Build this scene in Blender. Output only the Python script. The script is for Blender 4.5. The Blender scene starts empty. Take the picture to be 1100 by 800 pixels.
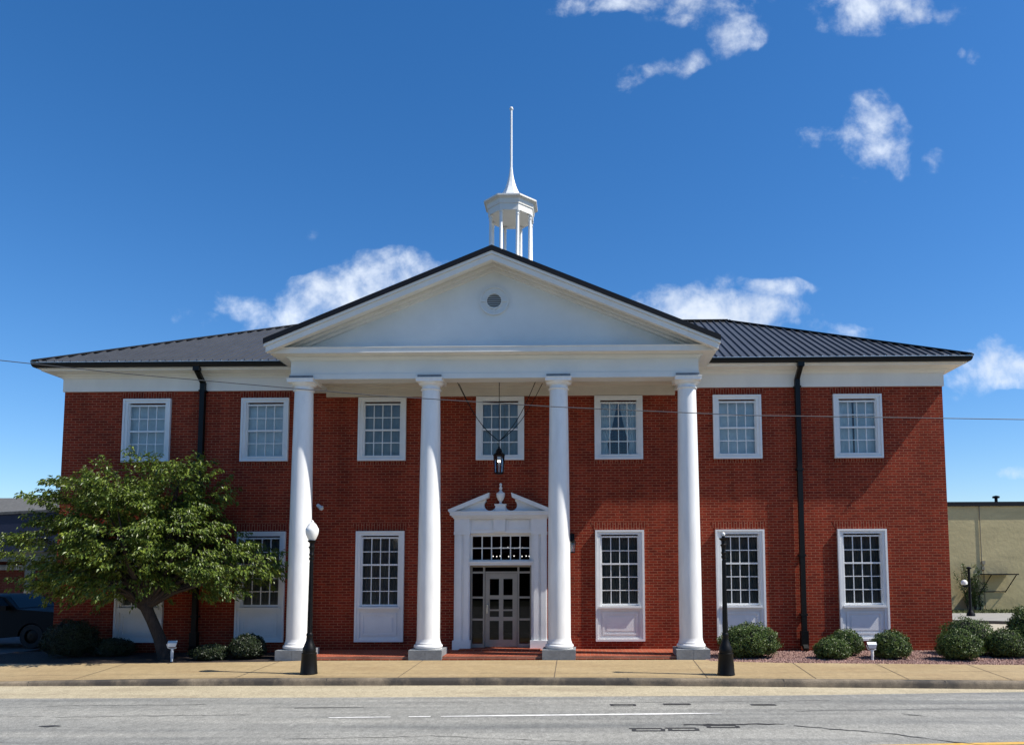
import bpy, math, random
from mathutils import Vector, Matrix, noise
random.seed(7)
R = math.radians
scene = bpy.context.scene
COL = scene.collection

# ------------------------------------------------------------------ camera
cam_d = bpy.data.cameras.new("camera")
cam = bpy.data.objects.new("camera", cam_d)
COL.objects.link(cam)
Rx = Vector((0.99990816, 0.01296276, -0.00395569))
Fw = Vector((-0.01258628, 0.99641095, 0.08370667))
Up = Vector((0.00502656, -0.0836492, 0.99648259))
m = Matrix((Rx, Up, -Fw)).transposed().to_4x4()
m.translation = Vector((2.0726, -19.8532, 2.1404))
cam.matrix_world = m
cam_d.sensor_width = 36
cam_d.lens = 828.17 / 1100 * 36
cam_d.shift_x = -62.7 / 1100
cam_d.shift_y = 139.4 / 1100
cam_d.clip_end = 3000
scene.camera = cam

# ------------------------------------------------------------------ sun, sky, exposure
SUN_EL, SUN_AZ = 51.2, 101.2            # azimuth from +Y towards +X
sd = Vector((math.sin(R(SUN_AZ)) * math.cos(R(SUN_EL)), math.cos(R(SUN_AZ)) * math.cos(R(SUN_EL)), math.sin(R(SUN_EL))))
sl = bpy.data.lights.new("sun", 'SUN')
sl.energy = 5.0
sl.angle = R(0.5)
sl.color = (1.0, 0.95, 0.87)
so = bpy.data.objects.new("sun", sl)
so.rotation_euler = (-sd).to_track_quat('-Z', 'Y').to_euler()
COL.objects.link(so)

world = bpy.data.worlds.new("World")
scene.world = world
world.use_nodes = True
WN, WL = world.node_tree.nodes, world.node_tree.links
bg = WN['Background']
sky = WN.new('ShaderNodeTexSky')
sky.sky_type = 'NISHITA'
sky.sun_disc = False
sky.sun_elevation = R(SUN_EL)
sky.sun_rotation = R(SUN_AZ)
sky.altitude = 200
sky.air_density = 1.0
sky.dust_density = 0.35
sky.ozone_density = 3.0
bg.inputs['Strength'].default_value = 0.080


def wmath(op, a, b=None, c=None, clamp=False):
    n = WN.new('ShaderNodeMath')
    n.operation = op
    n.use_clamp = clamp
    for i, v in enumerate((a, b, c)):
        if v is None:
            continue
        if isinstance(v, (int, float)):
            n.inputs[i].default_value = v
        else:
            WL.new(v, n.inputs[i])
    return n.outputs[0]


wtc = WN.new('ShaderNodeTexCoord')
sep = WN.new('ShaderNodeSeparateXYZ')
WL.new(wtc.outputs['Generated'], sep.inputs[0])
ysafe = wmath('MAXIMUM', sep.outputs[1], 0.05)
cu = wmath('DIVIDE', sep.outputs[0], ysafe)
cv = wmath('DIVIDE', sep.outputs[2], ysafe)
comb = WN.new('ShaderNodeCombineXYZ')
WL.new(cu, comb.inputs[0])
WL.new(cv, comb.inputs[1])
nz = WN.new('ShaderNodeTexNoise')
nz.inputs['Scale'].default_value = 15
nz.inputs['Detail'].default_value = 9
nz.inputs['Roughness'].default_value = 0.6
nz.inputs['Distortion'].default_value = 0.15
WL.new(comb.outputs[0], nz.inputs['Vector'])
nz2 = WN.new('ShaderNodeTexNoise')
nz2.inputs['Scale'].default_value = 5
nz2.inputs['Detail'].default_value = 3
WL.new(comb.outputs[0], nz2.inputs['Vector'])


def px_dir(px, py):
    a, b = (px - 612.7) / 828.17, -(py - 539.4) / 828.17
    v = Rx * a + Fw + Up * b
    return v.x / v.y, v.z / v.y


# clouds by direction: centre, radii (in the same angular measure), tilt, strength
CL = [(640, 0, 46, 20, 0, .95), (745, -6, 105, 26, 0, .72), (782, 38, 40, 26, 20, .75), (722, 72, 38, 15, 35, .75), (684, 92, 16, 18, -30, .5), (760, 18, 60, 14, 0, .5),
      (935, 2, 62, 40, 0, 1.15), (952, 30, 22, 14, 0, .5), (940, 140, 42, 38, -30, 1.0), (925, 118, 20, 20, 0, .6), (868, 152, 34, 12, 8, .42),
      (996, 169, 11, 13, 0, .42), (1053, 62, 18, 9, 10, .38), (1028, 63, 8, 6, 0, .38), (958, 172, 20, 12, -30, .5), (930, 190, 14, 7, 0, .3),
      (215, 336, 24, 14, 0, .62), (272, 326, 38, 18, -15, .58), (330, 335, 60, 32, 15, 1.15), (395, 312, 85, 34, 14, 1.35), (450, 292, 46, 16, 12, .9),
      (770, 332, 90, 24, 0, 1.3), (800, 309, 62, 14, 3, .85), (730, 318, 34, 14, 0, .7), (835, 347, 45, 9, 0, .6), (892, 355, 38, 14, -8, .75),
      (1065, 392, 62, 20, 5, .95), (1028, 412, 26, 12, 0, .6), (1092, 507, 22, 6, 0, .6), (330, 247, 12, 8, 0, .16), (1010, 20, 30, 18, 0, .3)]
wn = WN.new('ShaderNodeTexNoise')
wn.inputs['Scale'].default_value = 9
wn.inputs['Detail'].default_value = 4
WL.new(comb.outputs[0], wn.inputs['Vector'])
wsep = WN.new('ShaderNodeSeparateColor')
WL.new(wn.outputs['Color'], wsep.inputs[0])
cu = wmath('ADD', cu, wmath('MULTIPLY', wmath('SUBTRACT', wsep.outputs[0], 0.5), 0.11))
cv = wmath('ADD', cv, wmath('MULTIPLY', wmath('SUBTRACT', wsep.outputs[1], 0.5), 0.07))
dens = None
for (px, py, rx, ry, ang, st) in CL:
    u0, v0 = px_dir(px, py)
    ca, sa = math.cos(R(ang)), math.sin(R(ang))
    du = wmath('SUBTRACT', cu, u0)
    dv = wmath('SUBTRACT', cv, v0)
    a = wmath('ADD', wmath('MULTIPLY', du, ca * 828 / rx), wmath('MULTIPLY', dv, sa * 828 / rx))
    b = wmath('ADD', wmath('MULTIPLY', du, -sa * 828 / ry), wmath('MULTIPLY', dv, ca * 828 / ry))
    q = wmath('ADD', wmath('MULTIPLY', a, a), wmath('MULTIPLY', b, b))
    g = wmath('MULTIPLY', wmath('SUBTRACT', 1.0, wmath('MULTIPLY', q, 0.55)), st)
    dens = g if dens is None else wmath('MAXIMUM', dens, g)
dens = wmath('MAXIMUM', dens, 0.0)
nn = wmath('MULTIPLY', wmath('SUBTRACT', nz.outputs['Fac'], 0.5), 4.2)
gate = wmath('MULTIPLY', dens, 6.0, clamp=True)
tot = wmath('MULTIPLY', wmath('ADD', wmath('MULTIPLY', dens, 1.15), wmath('SUBTRACT', nn, 0.16)), gate)
mr = WN.new('ShaderNodeMapRange')
mr.interpolation_type = 'SMOOTHSTEP'
mr.inputs['From Min'].default_value = 0.0
mr.inputs['From Max'].default_value = 1.8
WL.new(tot, mr.inputs['Value'])
front = wmath('GREATER_THAN', sep.outputs[1], 0.06)
cfac = wmath('MULTIPLY', wmath('MULTIPLY', mr.outputs[0], 0.93), front)
shade = wmath('ADD', 0.78, wmath('MULTIPLY', nz2.outputs['Fac'], 0.45))
ccol = WN.new('ShaderNodeVectorMath')
ccol.operation = 'SCALE'
ccol.inputs[0].default_value = (8.2, 8.9, 9.9)
WL.new(shade, ccol.inputs['Scale'])
mixc = WN.new('ShaderNodeMix')
mixc.data_type = 'RGBA'
WL.new(cfac, mixc.inputs[0])
hs = WN.new('ShaderNodeHueSaturation')
hs.inputs['Saturation'].default_value = 1.25
tint = WN.new('ShaderNodeVectorMath')
tint.operation = 'MULTIPLY'
tint.inputs[1].default_value = (1.18, 1.24, 1.37)
WL.new(sky.outputs[0], tint.inputs[0])
WL.new(tint.outputs[0], hs.inputs['Color'])
WL.new(hs.outputs[0], mixc.inputs[6])
WL.new(ccol.outputs[0], mixc.inputs[7])
WL.new(mixc.outputs[2], bg.inputs['Color'])

scene.view_settings.view_transform = 'Standard'
scene.view_settings.look = 'None'
scene.view_settings.exposure = 0.5
scene.view_settings.gamma = 1.0

# ------------------------------------------------------------------ materials


def new_mat(name):
    mt = bpy.data.materials.new(name)
    mt.use_nodes = True
    return mt, mt.node_tree.nodes, mt.node_tree.links, mt.node_tree.nodes['Principled BSDF']


def node(N, L, typ, **kw):
    n = N.new(typ)
    for k, v in kw.items():
        if k.startswith('i_'):
            n.inputs[k[2:].replace('_', ' ')].default_value = v
        else:
            setattr(n, k, v)
    return n


def mat(name, col, rough=0.6, var=0.08, scale=3.0, metallic=0.0, bump=0.0, bscale=60, spec=0.5, col2=None, stretch=None):
    mt, N, L, P = new_mat(name)
    tc = N.new('ShaderNodeTexCoord')
    src = tc.outputs['Object']
    if stretch:
        mp = N.new('ShaderNodeMapping')
        mp.inputs['Scale'].default_value = stretch
        L.new(src, mp.inputs[0])
        src = mp.outputs[0]
    n = node(N, L, 'ShaderNodeTexNoise', i_Scale=scale, i_Detail=6.0, i_Roughness=0.65)
    L.new(src, n.inputs['Vector'])
    rp = N.new('ShaderNodeValToRGB')
    c2 = col2 or tuple(c * (1 - 2.2 * var) for c in col)
    rp.color_ramp.elements[0].position = 0.3
    rp.color_ramp.elements[1].position = 0.7
    rp.color_ramp.elements[0].color = (*c2, 1)
    rp.color_ramp.elements[1].color = (*(min(1, c * (1 + var)) for c in col), 1)
    L.new(n.outputs['Fac'], rp.inputs[0])
    L.new(rp.outputs[0], P.inputs['Base Color'])
    P.inputs['Roughness'].default_value = rough
    P.inputs['Metallic'].default_value = metallic
    P.inputs['Specular IOR Level'].default_value = spec
    if bump:
        n2 = node(N, L, 'ShaderNodeTexNoise', i_Scale=bscale, i_Detail=4.0)
        L.new(tc.outputs['Object'], n2.inputs['Vector'])
        b = node(N, L, 'ShaderNodeBump', i_Strength=1.0, i_Distance=bump)
        L.new(n2.outputs['Fac'], b.inputs['Height'])
        L.new(b.outputs[0], P.inputs['Normal'])
    return mt


def brick_mat(name, c1, c2, mortar, bw=0.213, rh=0.0677, vertical=False, ms=0.007, floor=False):
    mt, N, L, P = new_mat(name)
    tc = N.new('ShaderNodeTexCoord')
    sp = N.new('ShaderNodeSeparateXYZ')
    L.new(tc.outputs['Object'], sp.inputs[0])
    ad = node(N, L, 'ShaderNodeMath', operation='ADD')
    cb = N.new('ShaderNodeCombineXYZ')
    if floor:
        L.new(sp.outputs[0], cb.inputs[0])
        L.new(sp.outputs[1], cb.inputs[1])
    else:
        L.new(sp.outputs[0], ad.inputs[0])
        L.new(sp.outputs[1], ad.inputs[1])
        L.new(ad.outputs[0], cb.inputs[1 if vertical else 0])
        L.new(sp.outputs[2], cb.inputs[0 if vertical else 1])
    br = N.new('ShaderNodeTexBrick')
    br.offset = 0.5
    br.inputs['Scale'].default_value = 1
    br.inputs['Brick Width'].default_value = bw
    br.inputs['Row Height'].default_value = rh
    br.inputs['Mortar Size'].default_value = ms
    br.inputs['Mortar Smooth'].default_value = 0.15
    br.inputs['Color1'].default_value = (*c1, 1)
    br.inputs['Color2'].default_value = (*c2, 1)
    br.inputs['Mortar'].default_value = (*mortar, 1)
    L.new(cb.outputs[0], br.inputs['Vector'])
    n = node(N, L, 'ShaderNodeTexNoise', i_Scale=0.9, i_Detail=7.0, i_Roughness=0.7)
    L.new(tc.outputs['Object'], n.inputs['Vector'])
    n3 = node(N, L, 'ShaderNodeTexNoise', i_Scale=30.0, i_Detail=3.0)
    L.new(tc.outputs['Object'], n3.inputs['Vector'])
    am = node(N, L, 'ShaderNodeMath', operation='ADD')
    L.new(n.outputs['Fac'], am.inputs[0])
    L.new(n3.outputs['Fac'], am.inputs[1])
    mr_ = node(N, L, 'ShaderNodeMapRange')
    mr_.inputs['From Min'].default_value = 0.7
    mr_.inputs['From Max'].default_value = 1.3
    mr_.inputs['To Min'].default_value = 0.72
    mr_.inputs['To Max'].default_value = 1.25
    L.new(am.outputs[0], mr_.inputs[0])
    mps = N.new('ShaderNodeMapping')
    mps.inputs['Scale'].default_value = (1.6, 1.6, .16)
    L.new(tc.outputs['Object'], mps.inputs[0])
    n5 = node(N, L, 'ShaderNodeTexNoise', i_Scale=1.0, i_Detail=5.0, i_Roughness=0.7)
    L.new(mps.outputs[0], n5.inputs['Vector'])
    mr5 = node(N, L, 'ShaderNodeMapRange')
    mr5.inputs['From Min'].default_value = 0.35
    mr5.inputs['From Max'].default_value = 0.65
    mr5.inputs['To Min'].default_value = 0.80
    mr5.inputs['To Max'].default_value = 1.14
    L.new(n5.outputs['Fac'], mr5.inputs[0])
    mm5 = node(N, L, 'ShaderNodeMath', operation='MULTIPLY')
    L.new(mr_.outputs[0], mm5.inputs[0])
    L.new(mr5.outputs[0], mm5.inputs[1])
    vm = node(N, L, 'ShaderNodeVectorMath', operation='SCALE')
    L.new(br.outputs['Color'], vm.inputs[0])
    L.new(mm5.outputs[0], vm.inputs['Scale'])
    L.new(vm.outputs[0], P.inputs['Base Color'])
    P.inputs['Roughness'].default_value = 0.85
    P.inputs['Specular IOR Level'].default_value = 0.12
    b = node(N, L, 'ShaderNodeBump', i_Strength=0.8, i_Distance=0.008)
    iv = node(N, L, 'ShaderNodeMath', operation='SUBTRACT')
    iv.inputs[0].default_value = 1
    L.new(br.outputs['Fac'], iv.inputs[1])
    am2 = node(N, L, 'ShaderNodeMath', operation='MULTIPLY_ADD')
    am2.inputs[1].default_value = 0.25
    L.new(n3.outputs['Fac'], am2.inputs[0])
    L.new(iv.outputs[0], am2.inputs[2])
    L.new(am2.outputs[0], b.inputs['Height'])
    L.new(b.outputs[0], P.inputs['Normal'])
    return mt


def glass_mat(name, tint=(0.8, 0.85, 0.85), refl=0.10):
    mt, N, L, P = new_mat(name)
    N.remove(P)
    out = N['Material Output']
    tr = N.new('ShaderNodeBsdfTransparent')
    tr.inputs[0].default_value = (*tint, 1)
    gl = N.new('ShaderNodeBsdfGlossy')
    gl.inputs['Roughness'].default_value = 0.02
    lw = N.new('ShaderNodeLayerWeight')
    lw.inputs[0].default_value = 0.25
    mm = node(N, L, 'ShaderNodeMath', operation='MAXIMUM')
    mm.inputs[1].default_value = refl
    L.new(lw.outputs['Fresnel'], mm.inputs[0])
    mx = N.new('ShaderNodeMixShader')
    L.new(mm.outputs[0], mx.inputs[0])
    L.new(tr.outputs[0], mx.inputs[1])
    L.new(gl.outputs[0], mx.inputs[2])
    L.new(mx.outputs[0], out.inputs[0])
    return mt


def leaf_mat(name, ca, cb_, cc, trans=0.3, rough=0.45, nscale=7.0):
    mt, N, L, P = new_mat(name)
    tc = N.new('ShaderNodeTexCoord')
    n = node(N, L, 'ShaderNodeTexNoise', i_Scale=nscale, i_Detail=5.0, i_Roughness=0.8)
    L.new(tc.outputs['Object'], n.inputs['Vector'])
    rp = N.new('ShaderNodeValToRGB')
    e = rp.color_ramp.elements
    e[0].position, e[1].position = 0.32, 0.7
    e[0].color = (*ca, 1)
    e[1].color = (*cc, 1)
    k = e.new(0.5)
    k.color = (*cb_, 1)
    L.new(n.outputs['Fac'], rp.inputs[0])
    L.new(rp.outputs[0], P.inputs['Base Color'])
    P.inputs['Roughness'].default_value = rough
    P.inputs['Specular IOR Level'].default_value = 0.4
    tl = N.new('ShaderNodeBsdfTranslucent')
    L.new(rp.outputs[0], tl.inputs[0])
    mx = N.new('ShaderNodeMixShader')
    mx.inputs[0].default_value = trans
    L.new(P.outputs[0], mx.inputs[1])
    L.new(tl.outputs[0], mx.inputs[2])
    L.new(mx.outputs[0], N['Material Output'].inputs[0])
    return mt


def emit_mat(name, col, s):
    mt, N, L, P = new_mat(name)
    P.inputs['Base Color'].default_value = (*col, 1)
    P.inputs['Emission Color'].default_value = (*col, 1)
    P.inputs['Emission Strength'].default_value = s
    return mt


M = {}
M['brick'] = brick_mat('red_brick', (0.275, 0.034, 0.014), (0.165, 0.019, 0.010), (0.32, 0.125, 0.07), ms=0.008)
M['soldier'] = brick_mat('soldier_brick', (0.22, 0.028, 0.013), (0.14, 0.018, 0.010), (0.34, 0.15, 0.09), vertical=True, bw=0.25, rh=0.0677)
M['paver'] = brick_mat('paver_brick', (0.34, 0.075, 0.035), (0.25, 0.055, 0.03), (0.36, 0.2, 0.13), floor=True, bw=0.2, rh=0.1)
M['brick2'] = brick_mat('far_brick', (0.26, 0.06, 0.04), (0.2, 0.045, 0.03), (0.3, 0.15, 0.11))
M['white'] = mat('white_paint', (0.74, 0.75, 0.74), 0.45, 0.04, 2.0)
M['white_col'] = mat('white_column_paint', (0.79, 0.79, 0.77), 0.42, 0.055, 2.4, stretch=(2, 2, .4))
M['white_trim'] = mat('white_trim_paint', (0.72, 0.70, 0.64), 0.5, 0.035, 1.6, stretch=(1, 1, .35))
M['tymp'] = mat('tympanum_paint', (0.66, 0.69, 0.68), 0.5, 0.04, .8)
M['ceil'] = mat('ceiling_paint', (0.60, 0.56, 0.48), 0.6, 0.04, 2.0)
M['ceil_dim'] = mat('vent_recess', (0.16, 0.16, 0.16), 0.7, 0.05, 3)
M['greige'] = mat('greige_aluminium', (0.30, 0.28, 0.235), 0.4, 0.05, 3.0, metallic=0.2)
M['stone'] = mat('grey_plinth_stone', (0.21, 0.225, 0.235), 0.8, 0.12, 9, bump=0.004, bscale=40)
M['roof'] = mat('black_metal_roof', (0.052, 0.056, 0.064), 0.45, 0.10, 1.5, metallic=0.0, spec=0.5)
M['ridge'] = mat('black_ridge_metal', (0.010, 0.010, 0.012), 0.5, 0.1, 2, spec=0.2)
M['black'] = mat('black_gutter_paint', (0.005, 0.0055, 0.0055), 0.4, 0.1, 3, spec=0.25)
M['galv'] = mat('strap_highlight_metal', (0.6, 0.6, 0.58), 0.35, 0.1, 5, metallic=0.8)
M['iron'] = mat('black_cast_iron', (0.004, 0.004, 0.004), 0.45, 0.2, 8, spec=0.22)
M['globe'] = mat('white_globe_plastic', (0.82, 0.81, 0.76), 0.25, 0.02, 3)
M['glass'] = glass_mat('window_glass', (0.80, 0.86, 0.88), 0.07)
M['glass_dark'] = glass_mat('dark_glass', (0.22, 0.23, 0.25), 0.03)
M['lglass'] = glass_mat('lantern_glass', (0.9, 0.92, 0.92), 0.1)
M['curt_up'] = mat('sheer_curtain', (0.78, 0.82, 0.80), 0.9, 0.12, 1.6)
M['curt_dn'] = mat('grey_curtain', (0.14, 0.14, 0.13), 0.9, 0.12, 3)
M['inside'] = mat('dark_interior', (0.02, 0.018, 0.016), 0.9, 0.1, 3)
M['concrete'] = mat('side_concrete', (0.47, 0.42, 0.33), 0.85, 0.06, 1.5, bump=0.003, bscale=50)
M['bark'] = mat('bark', (0.045, 0.033, 0.026), 0.9, 0.25, 8, bump=0.02, bscale=18, stretch=(3, 3, .6))
M['tan_wall'] = mat('tan_painted_block', (0.50, 0.42, 0.22), 0.85, 0.10, 0.5, bump=0.01, bscale=6, stretch=(1, 1, 3))
M['shingle'] = mat('grey_shingle', (0.10, 0.098, 0.09), 0.9, 0.18, 9, bump=0.004, bscale=30)
M['navy'] = mat('navy_siding', (0.010, 0.014, 0.040), 0.6, 0.1, 3)
M['tan'] = mat('tan_trim', (0.26, 0.235, 0.17), 0.7, 0.08, 3)
M['carpaint'] = mat('black_car_paint', (0.004, 0.004, 0.005), 0.4, 0.02, 2, spec=0.12)
M['tyre'] = mat('tyre_rubber', (0.012, 0.012, 0.012), 0.8, 0.1, 9)
M['chrome'] = mat('chrome', (0.6, 0.6, 0.6), 0.15, 0.02, 5, metallic=1)
M['headlamp'] = mat('headlamp_lens', (0.7, 0.7, 0.66), 0.1, 0.03, 5)
M['leaf'] = leaf_mat('tree_leaf', (0.026, 0.050, 0.010), (0.095, 0.145, 0.020), (0.33, 0.38, 0.052), 0.18, rough=.42)
M['bush'] = leaf_mat('bush_leaf', (0.018, 0.042, 0.012), (0.065, 0.11, 0.022), (0.20, 0.25, 0.05), 0.12, nscale=16)
M['bush_shaded'] = leaf_mat('shaded_bush_leaf', (0.008, 0.014, 0.006), (0.018, 0.030, 0.010), (0.05, 0.07, 0.02), 0.05, nscale=16)  # darker copy of the bush leaf, left bed's shade put into its colour
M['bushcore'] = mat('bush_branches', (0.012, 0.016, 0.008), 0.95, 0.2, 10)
M['grass'] = mat('grass', (0.12, 0.13, 0.045), 0.9, 0.3, 6, col2=(0.06, 0.075, 0.025))
M['mulch'] = mat('dark_mulch', (0.035, 0.022, 0.016), 0.95, 0.3, 25, bump=0.02, bscale=60)
M['gravelbase'] = mat('gravel_base', (0.27, 0.165, 0.135), 0.95, 0.3, 40, bump=0.02, bscale=70)
M['pebble1'] = mat('pebble_pink', (0.36, 0.22, 0.18), 0.9, 0.25, 9)
M['pebble2'] = mat('pebble_dark', (0.17, 0.085, 0.07), 0.9, 0.25, 9)
M['tar'] = mat('sealing_tar', (0.035, 0.035, 0.035), 0.7, 0.2, 20)
M['white_road'] = mat('worn_road_paint', (0.75, 0.74, 0.70), 0.7, 0.15, 12)
M['yellow_road'] = mat('yellow_road_paint', (0.62, 0.36, 0.07), 0.7, 0.12, 12)
M['bulb'] = emit_mat('lit_bulb', (1.0, 0.93, 0.8), 5)
M['fixture'] = mat('white_fixture', (0.72, 0.76, 0.75), 0.4, 0.05, 9)
M['wire'] = mat('wire', (0.09, 0.09, 0.09), 0.5, 0.05, 2)


def road_mat():
    mt, N, L, P = new_mat('worn_asphalt')
    tc = N.new('ShaderNodeTexCoord')
    o = tc.outputs['Object']
    mp = N.new('ShaderNodeMapping')
    mp.inputs['Scale'].default_value = (0.10, 1.5, 1)
    L.new(o, mp.inputs[0])
    n1 = node(N, L, 'ShaderNodeTexNoise', i_Scale=1.0, i_Detail=6.0, i_Roughness=0.6)
    L.new(mp.outputs[0], n1.inputs['Vector'])
    n2 = node(N, L, 'ShaderNodeTexNoise', i_Scale=55.0, i_Detail=3.0, i_Roughness=0.8)
    L.new(o, n2.inputs['Vector'])
    n3 = node(N, L, 'ShaderNodeTexNoise', i_Scale=1.7, i_Detail=8.0, i_Roughness=0.75)
    L.new(o, n3.inputs['Vector'])
    r1 = N.new('ShaderNodeValToRGB')
    r1.color_ramp.elements[0].position = 0.36
    r1.color_ramp.elements[1].position = 0.60
    r1.color_ramp.elements[0].color = (0.142, 0.144, 0.134, 1)
    r1.color_ramp.elements[1].color = (0.262, 0.256, 0.226, 1)
    L.new(n1.outputs['Fac'], r1.inputs[0])
    f = node(N, L, 'ShaderNodeMapRange')
    f.inputs['From Min'].default_value = 0.3
    f.inputs['From Max'].default_value = 0.7
    f.inputs['To Min'].default_value = 0.45
    f.inputs['To Max'].default_value = 1.6
    L.new(n2.outputs['Fac'], f.inputs[0])
    f3 = node(N, L, 'ShaderNodeMapRange')
    f3.inputs['From Min'].default_value = 0.3
    f3.inputs['From Max'].default_value = 0.7
    f3.inputs['To Min'].default_value = 0.86
    f3.inputs['To Max'].default_value = 1.12
    L.new(n3.outputs['Fac'], f3.inputs[0])
    n4 = node(N, L, 'ShaderNodeTexNoise', i_Scale=11.0, i_Detail=6.0, i_Roughness=0.85)
    mp4 = N.new('ShaderNodeMapping')
    mp4.inputs['Scale'].default_value = (1, .45, 1)
    L.new(o, mp4.inputs[0])
    L.new(mp4.outputs[0], n4.inputs['Vector'])
    f4 = node(N, L, 'ShaderNodeMapRange')
    f4.inputs['From Min'].default_value = 0.32
    f4.inputs['From Max'].default_value = 0.68
    f4.inputs['To Min'].default_value = 0.70
    f4.inputs['To Max'].default_value = 1.30
    L.new(n4.outputs['Fac'], f4.inputs[0])
    m4 = node(N, L, 'ShaderNodeMath', operation='MULTIPLY')
    L.new(f.outputs[0], m4.inputs[0])
    L.new(f4.outputs[0], m4.inputs[1])
    mm = node(N, L, 'ShaderNodeMath', operation='MULTIPLY')
    L.new(m4.outputs[0], mm.inputs[0])
    L.new(f3.outputs[0], mm.inputs[1])
    vm = node(N, L, 'ShaderNodeVectorMath', operation='SCALE')
    L.new(r1.outputs[0], vm.inputs[0])
    L.new(mm.outputs[0], vm.inputs['Scale'])
    L.new(vm.outputs[0], P.inputs['Base Color'])
    P.inputs['Roughness'].default_value = 0.85
    b = node(N, L, 'ShaderNodeBump', i_Strength=0.6, i_Distance=0.006)
    L.new(n2.outputs['Fac'], b.inputs['Height'])
    L.new(b.outputs[0], P.inputs['Normal'])
    return mt


def speck_mat(name, a, b_, stain, big=0.7, fine=70.0, contrast=0.22, bump=0.003, stainpos=(0.30, 0.5), stretch=(0.35, 1, 1)):
    mt, N, L, P = new_mat(name)
    tc = N.new('ShaderNodeTexCoord')
    o = tc.outputs['Object']
    mp = N.new('ShaderNodeMapping')
    mp.inputs['Scale'].default_value = stretch
    L.new(o, mp.inputs[0])
    n1 = node(N, L, 'ShaderNodeTexNoise', i_Scale=big * 2, i_Detail=8.0, i_Roughness=0.7)
    L.new(mp.outputs[0], n1.inputs['Vector'])
    n2 = node(N, L, 'ShaderNodeTexNoise', i_Scale=fine, i_Detail=2.0)
    L.new(o, n2.inputs['Vector'])
    r = N.new('ShaderNodeValToRGB')
    e = r.color_ramp.elements
    e[0].position, e[1].position = stainpos[0], 0.72
    e[0].color = (*stain, 1)
    e[1].color = (*b_, 1)
    k = e.new(stainpos[1])
    k.color = (*a, 1)
    L.new(n1.outputs['Fac'], r.inputs[0])
    f = node(N, L, 'ShaderNodeMapRange')
    f.inputs['From Min'].default_value = 0.3
    f.inputs['From Max'].default_value = 0.7
    f.inputs['To Min'].default_value = 1 - contrast
    f.inputs['To Max'].default_value = 1 + contrast
    L.new(n2.outputs['Fac'], f.inputs[0])
    n4 = node(N, L, 'ShaderNodeTexNoise', i_Scale=9.0, i_Detail=6.0, i_Roughness=0.85)
    mp4 = N.new('ShaderNodeMapping')
    mp4.inputs['Scale'].default_value = (1, .5, 1)
    L.new(o, mp4.inputs[0])
    L.new(mp4.outputs[0], n4.inputs['Vector'])
    f4 = node(N, L, 'ShaderNodeMapRange')
    f4.inputs['From Min'].default_value = 0.32
    f4.inputs['From Max'].default_value = 0.68
    f4.inputs['To Min'].default_value = 0.82
    f4.inputs['To Max'].default_value = 1.16
    L.new(n4.outputs['Fac'], f4.inputs[0])
    m4 = node(N, L, 'ShaderNodeMath', operation='MULTIPLY')
    L.new(f.outputs[0], m4.inputs[0])
    L.new(f4.outputs[0], m4.inputs[1])
    vm = node(N, L, 'ShaderNodeVectorMath', operation='SCALE')
    L.new(r.outputs[0], vm.inputs[0])
    L.new(m4.outputs[0], vm.inputs['Scale'])
    L.new(vm.outputs[0], P.inputs['Base Color'])
    P.inputs['Roughness'].default_value = 0.85
    bb = node(N, L, 'ShaderNodeBump', i_Strength=0.6, i_Distance=bump)
    L.new(n2.outputs['Fac'], bb.inputs['Height'])
    L.new(bb.outputs[0], P.inputs['Normal'])
    return mt


M['road'] = road_mat()
M['walk'] = speck_mat('sidewalk_concrete', (0.315, 0.232, 0.118), (0.36, 0.272, 0.150), (0.27, 0.190, 0.095))
M['gutterpan'] = speck_mat('gutter_concrete', (0.38, 0.325, 0.215), (0.43, 0.375, 0.26), (0.27, 0.225, 0.15), fine=45, contrast=.3)
M['kerb'] = speck_mat('kerb_concrete', (0.25, 0.20, 0.135), (0.30, 0.25, 0.17), (0.05, 0.043, 0.035), big=0.55, stainpos=(0.44, 0.60), stretch=(0.35, .3, .3))

# ------------------------------------------------------------------ mesh builder
OFF = {}


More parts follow.
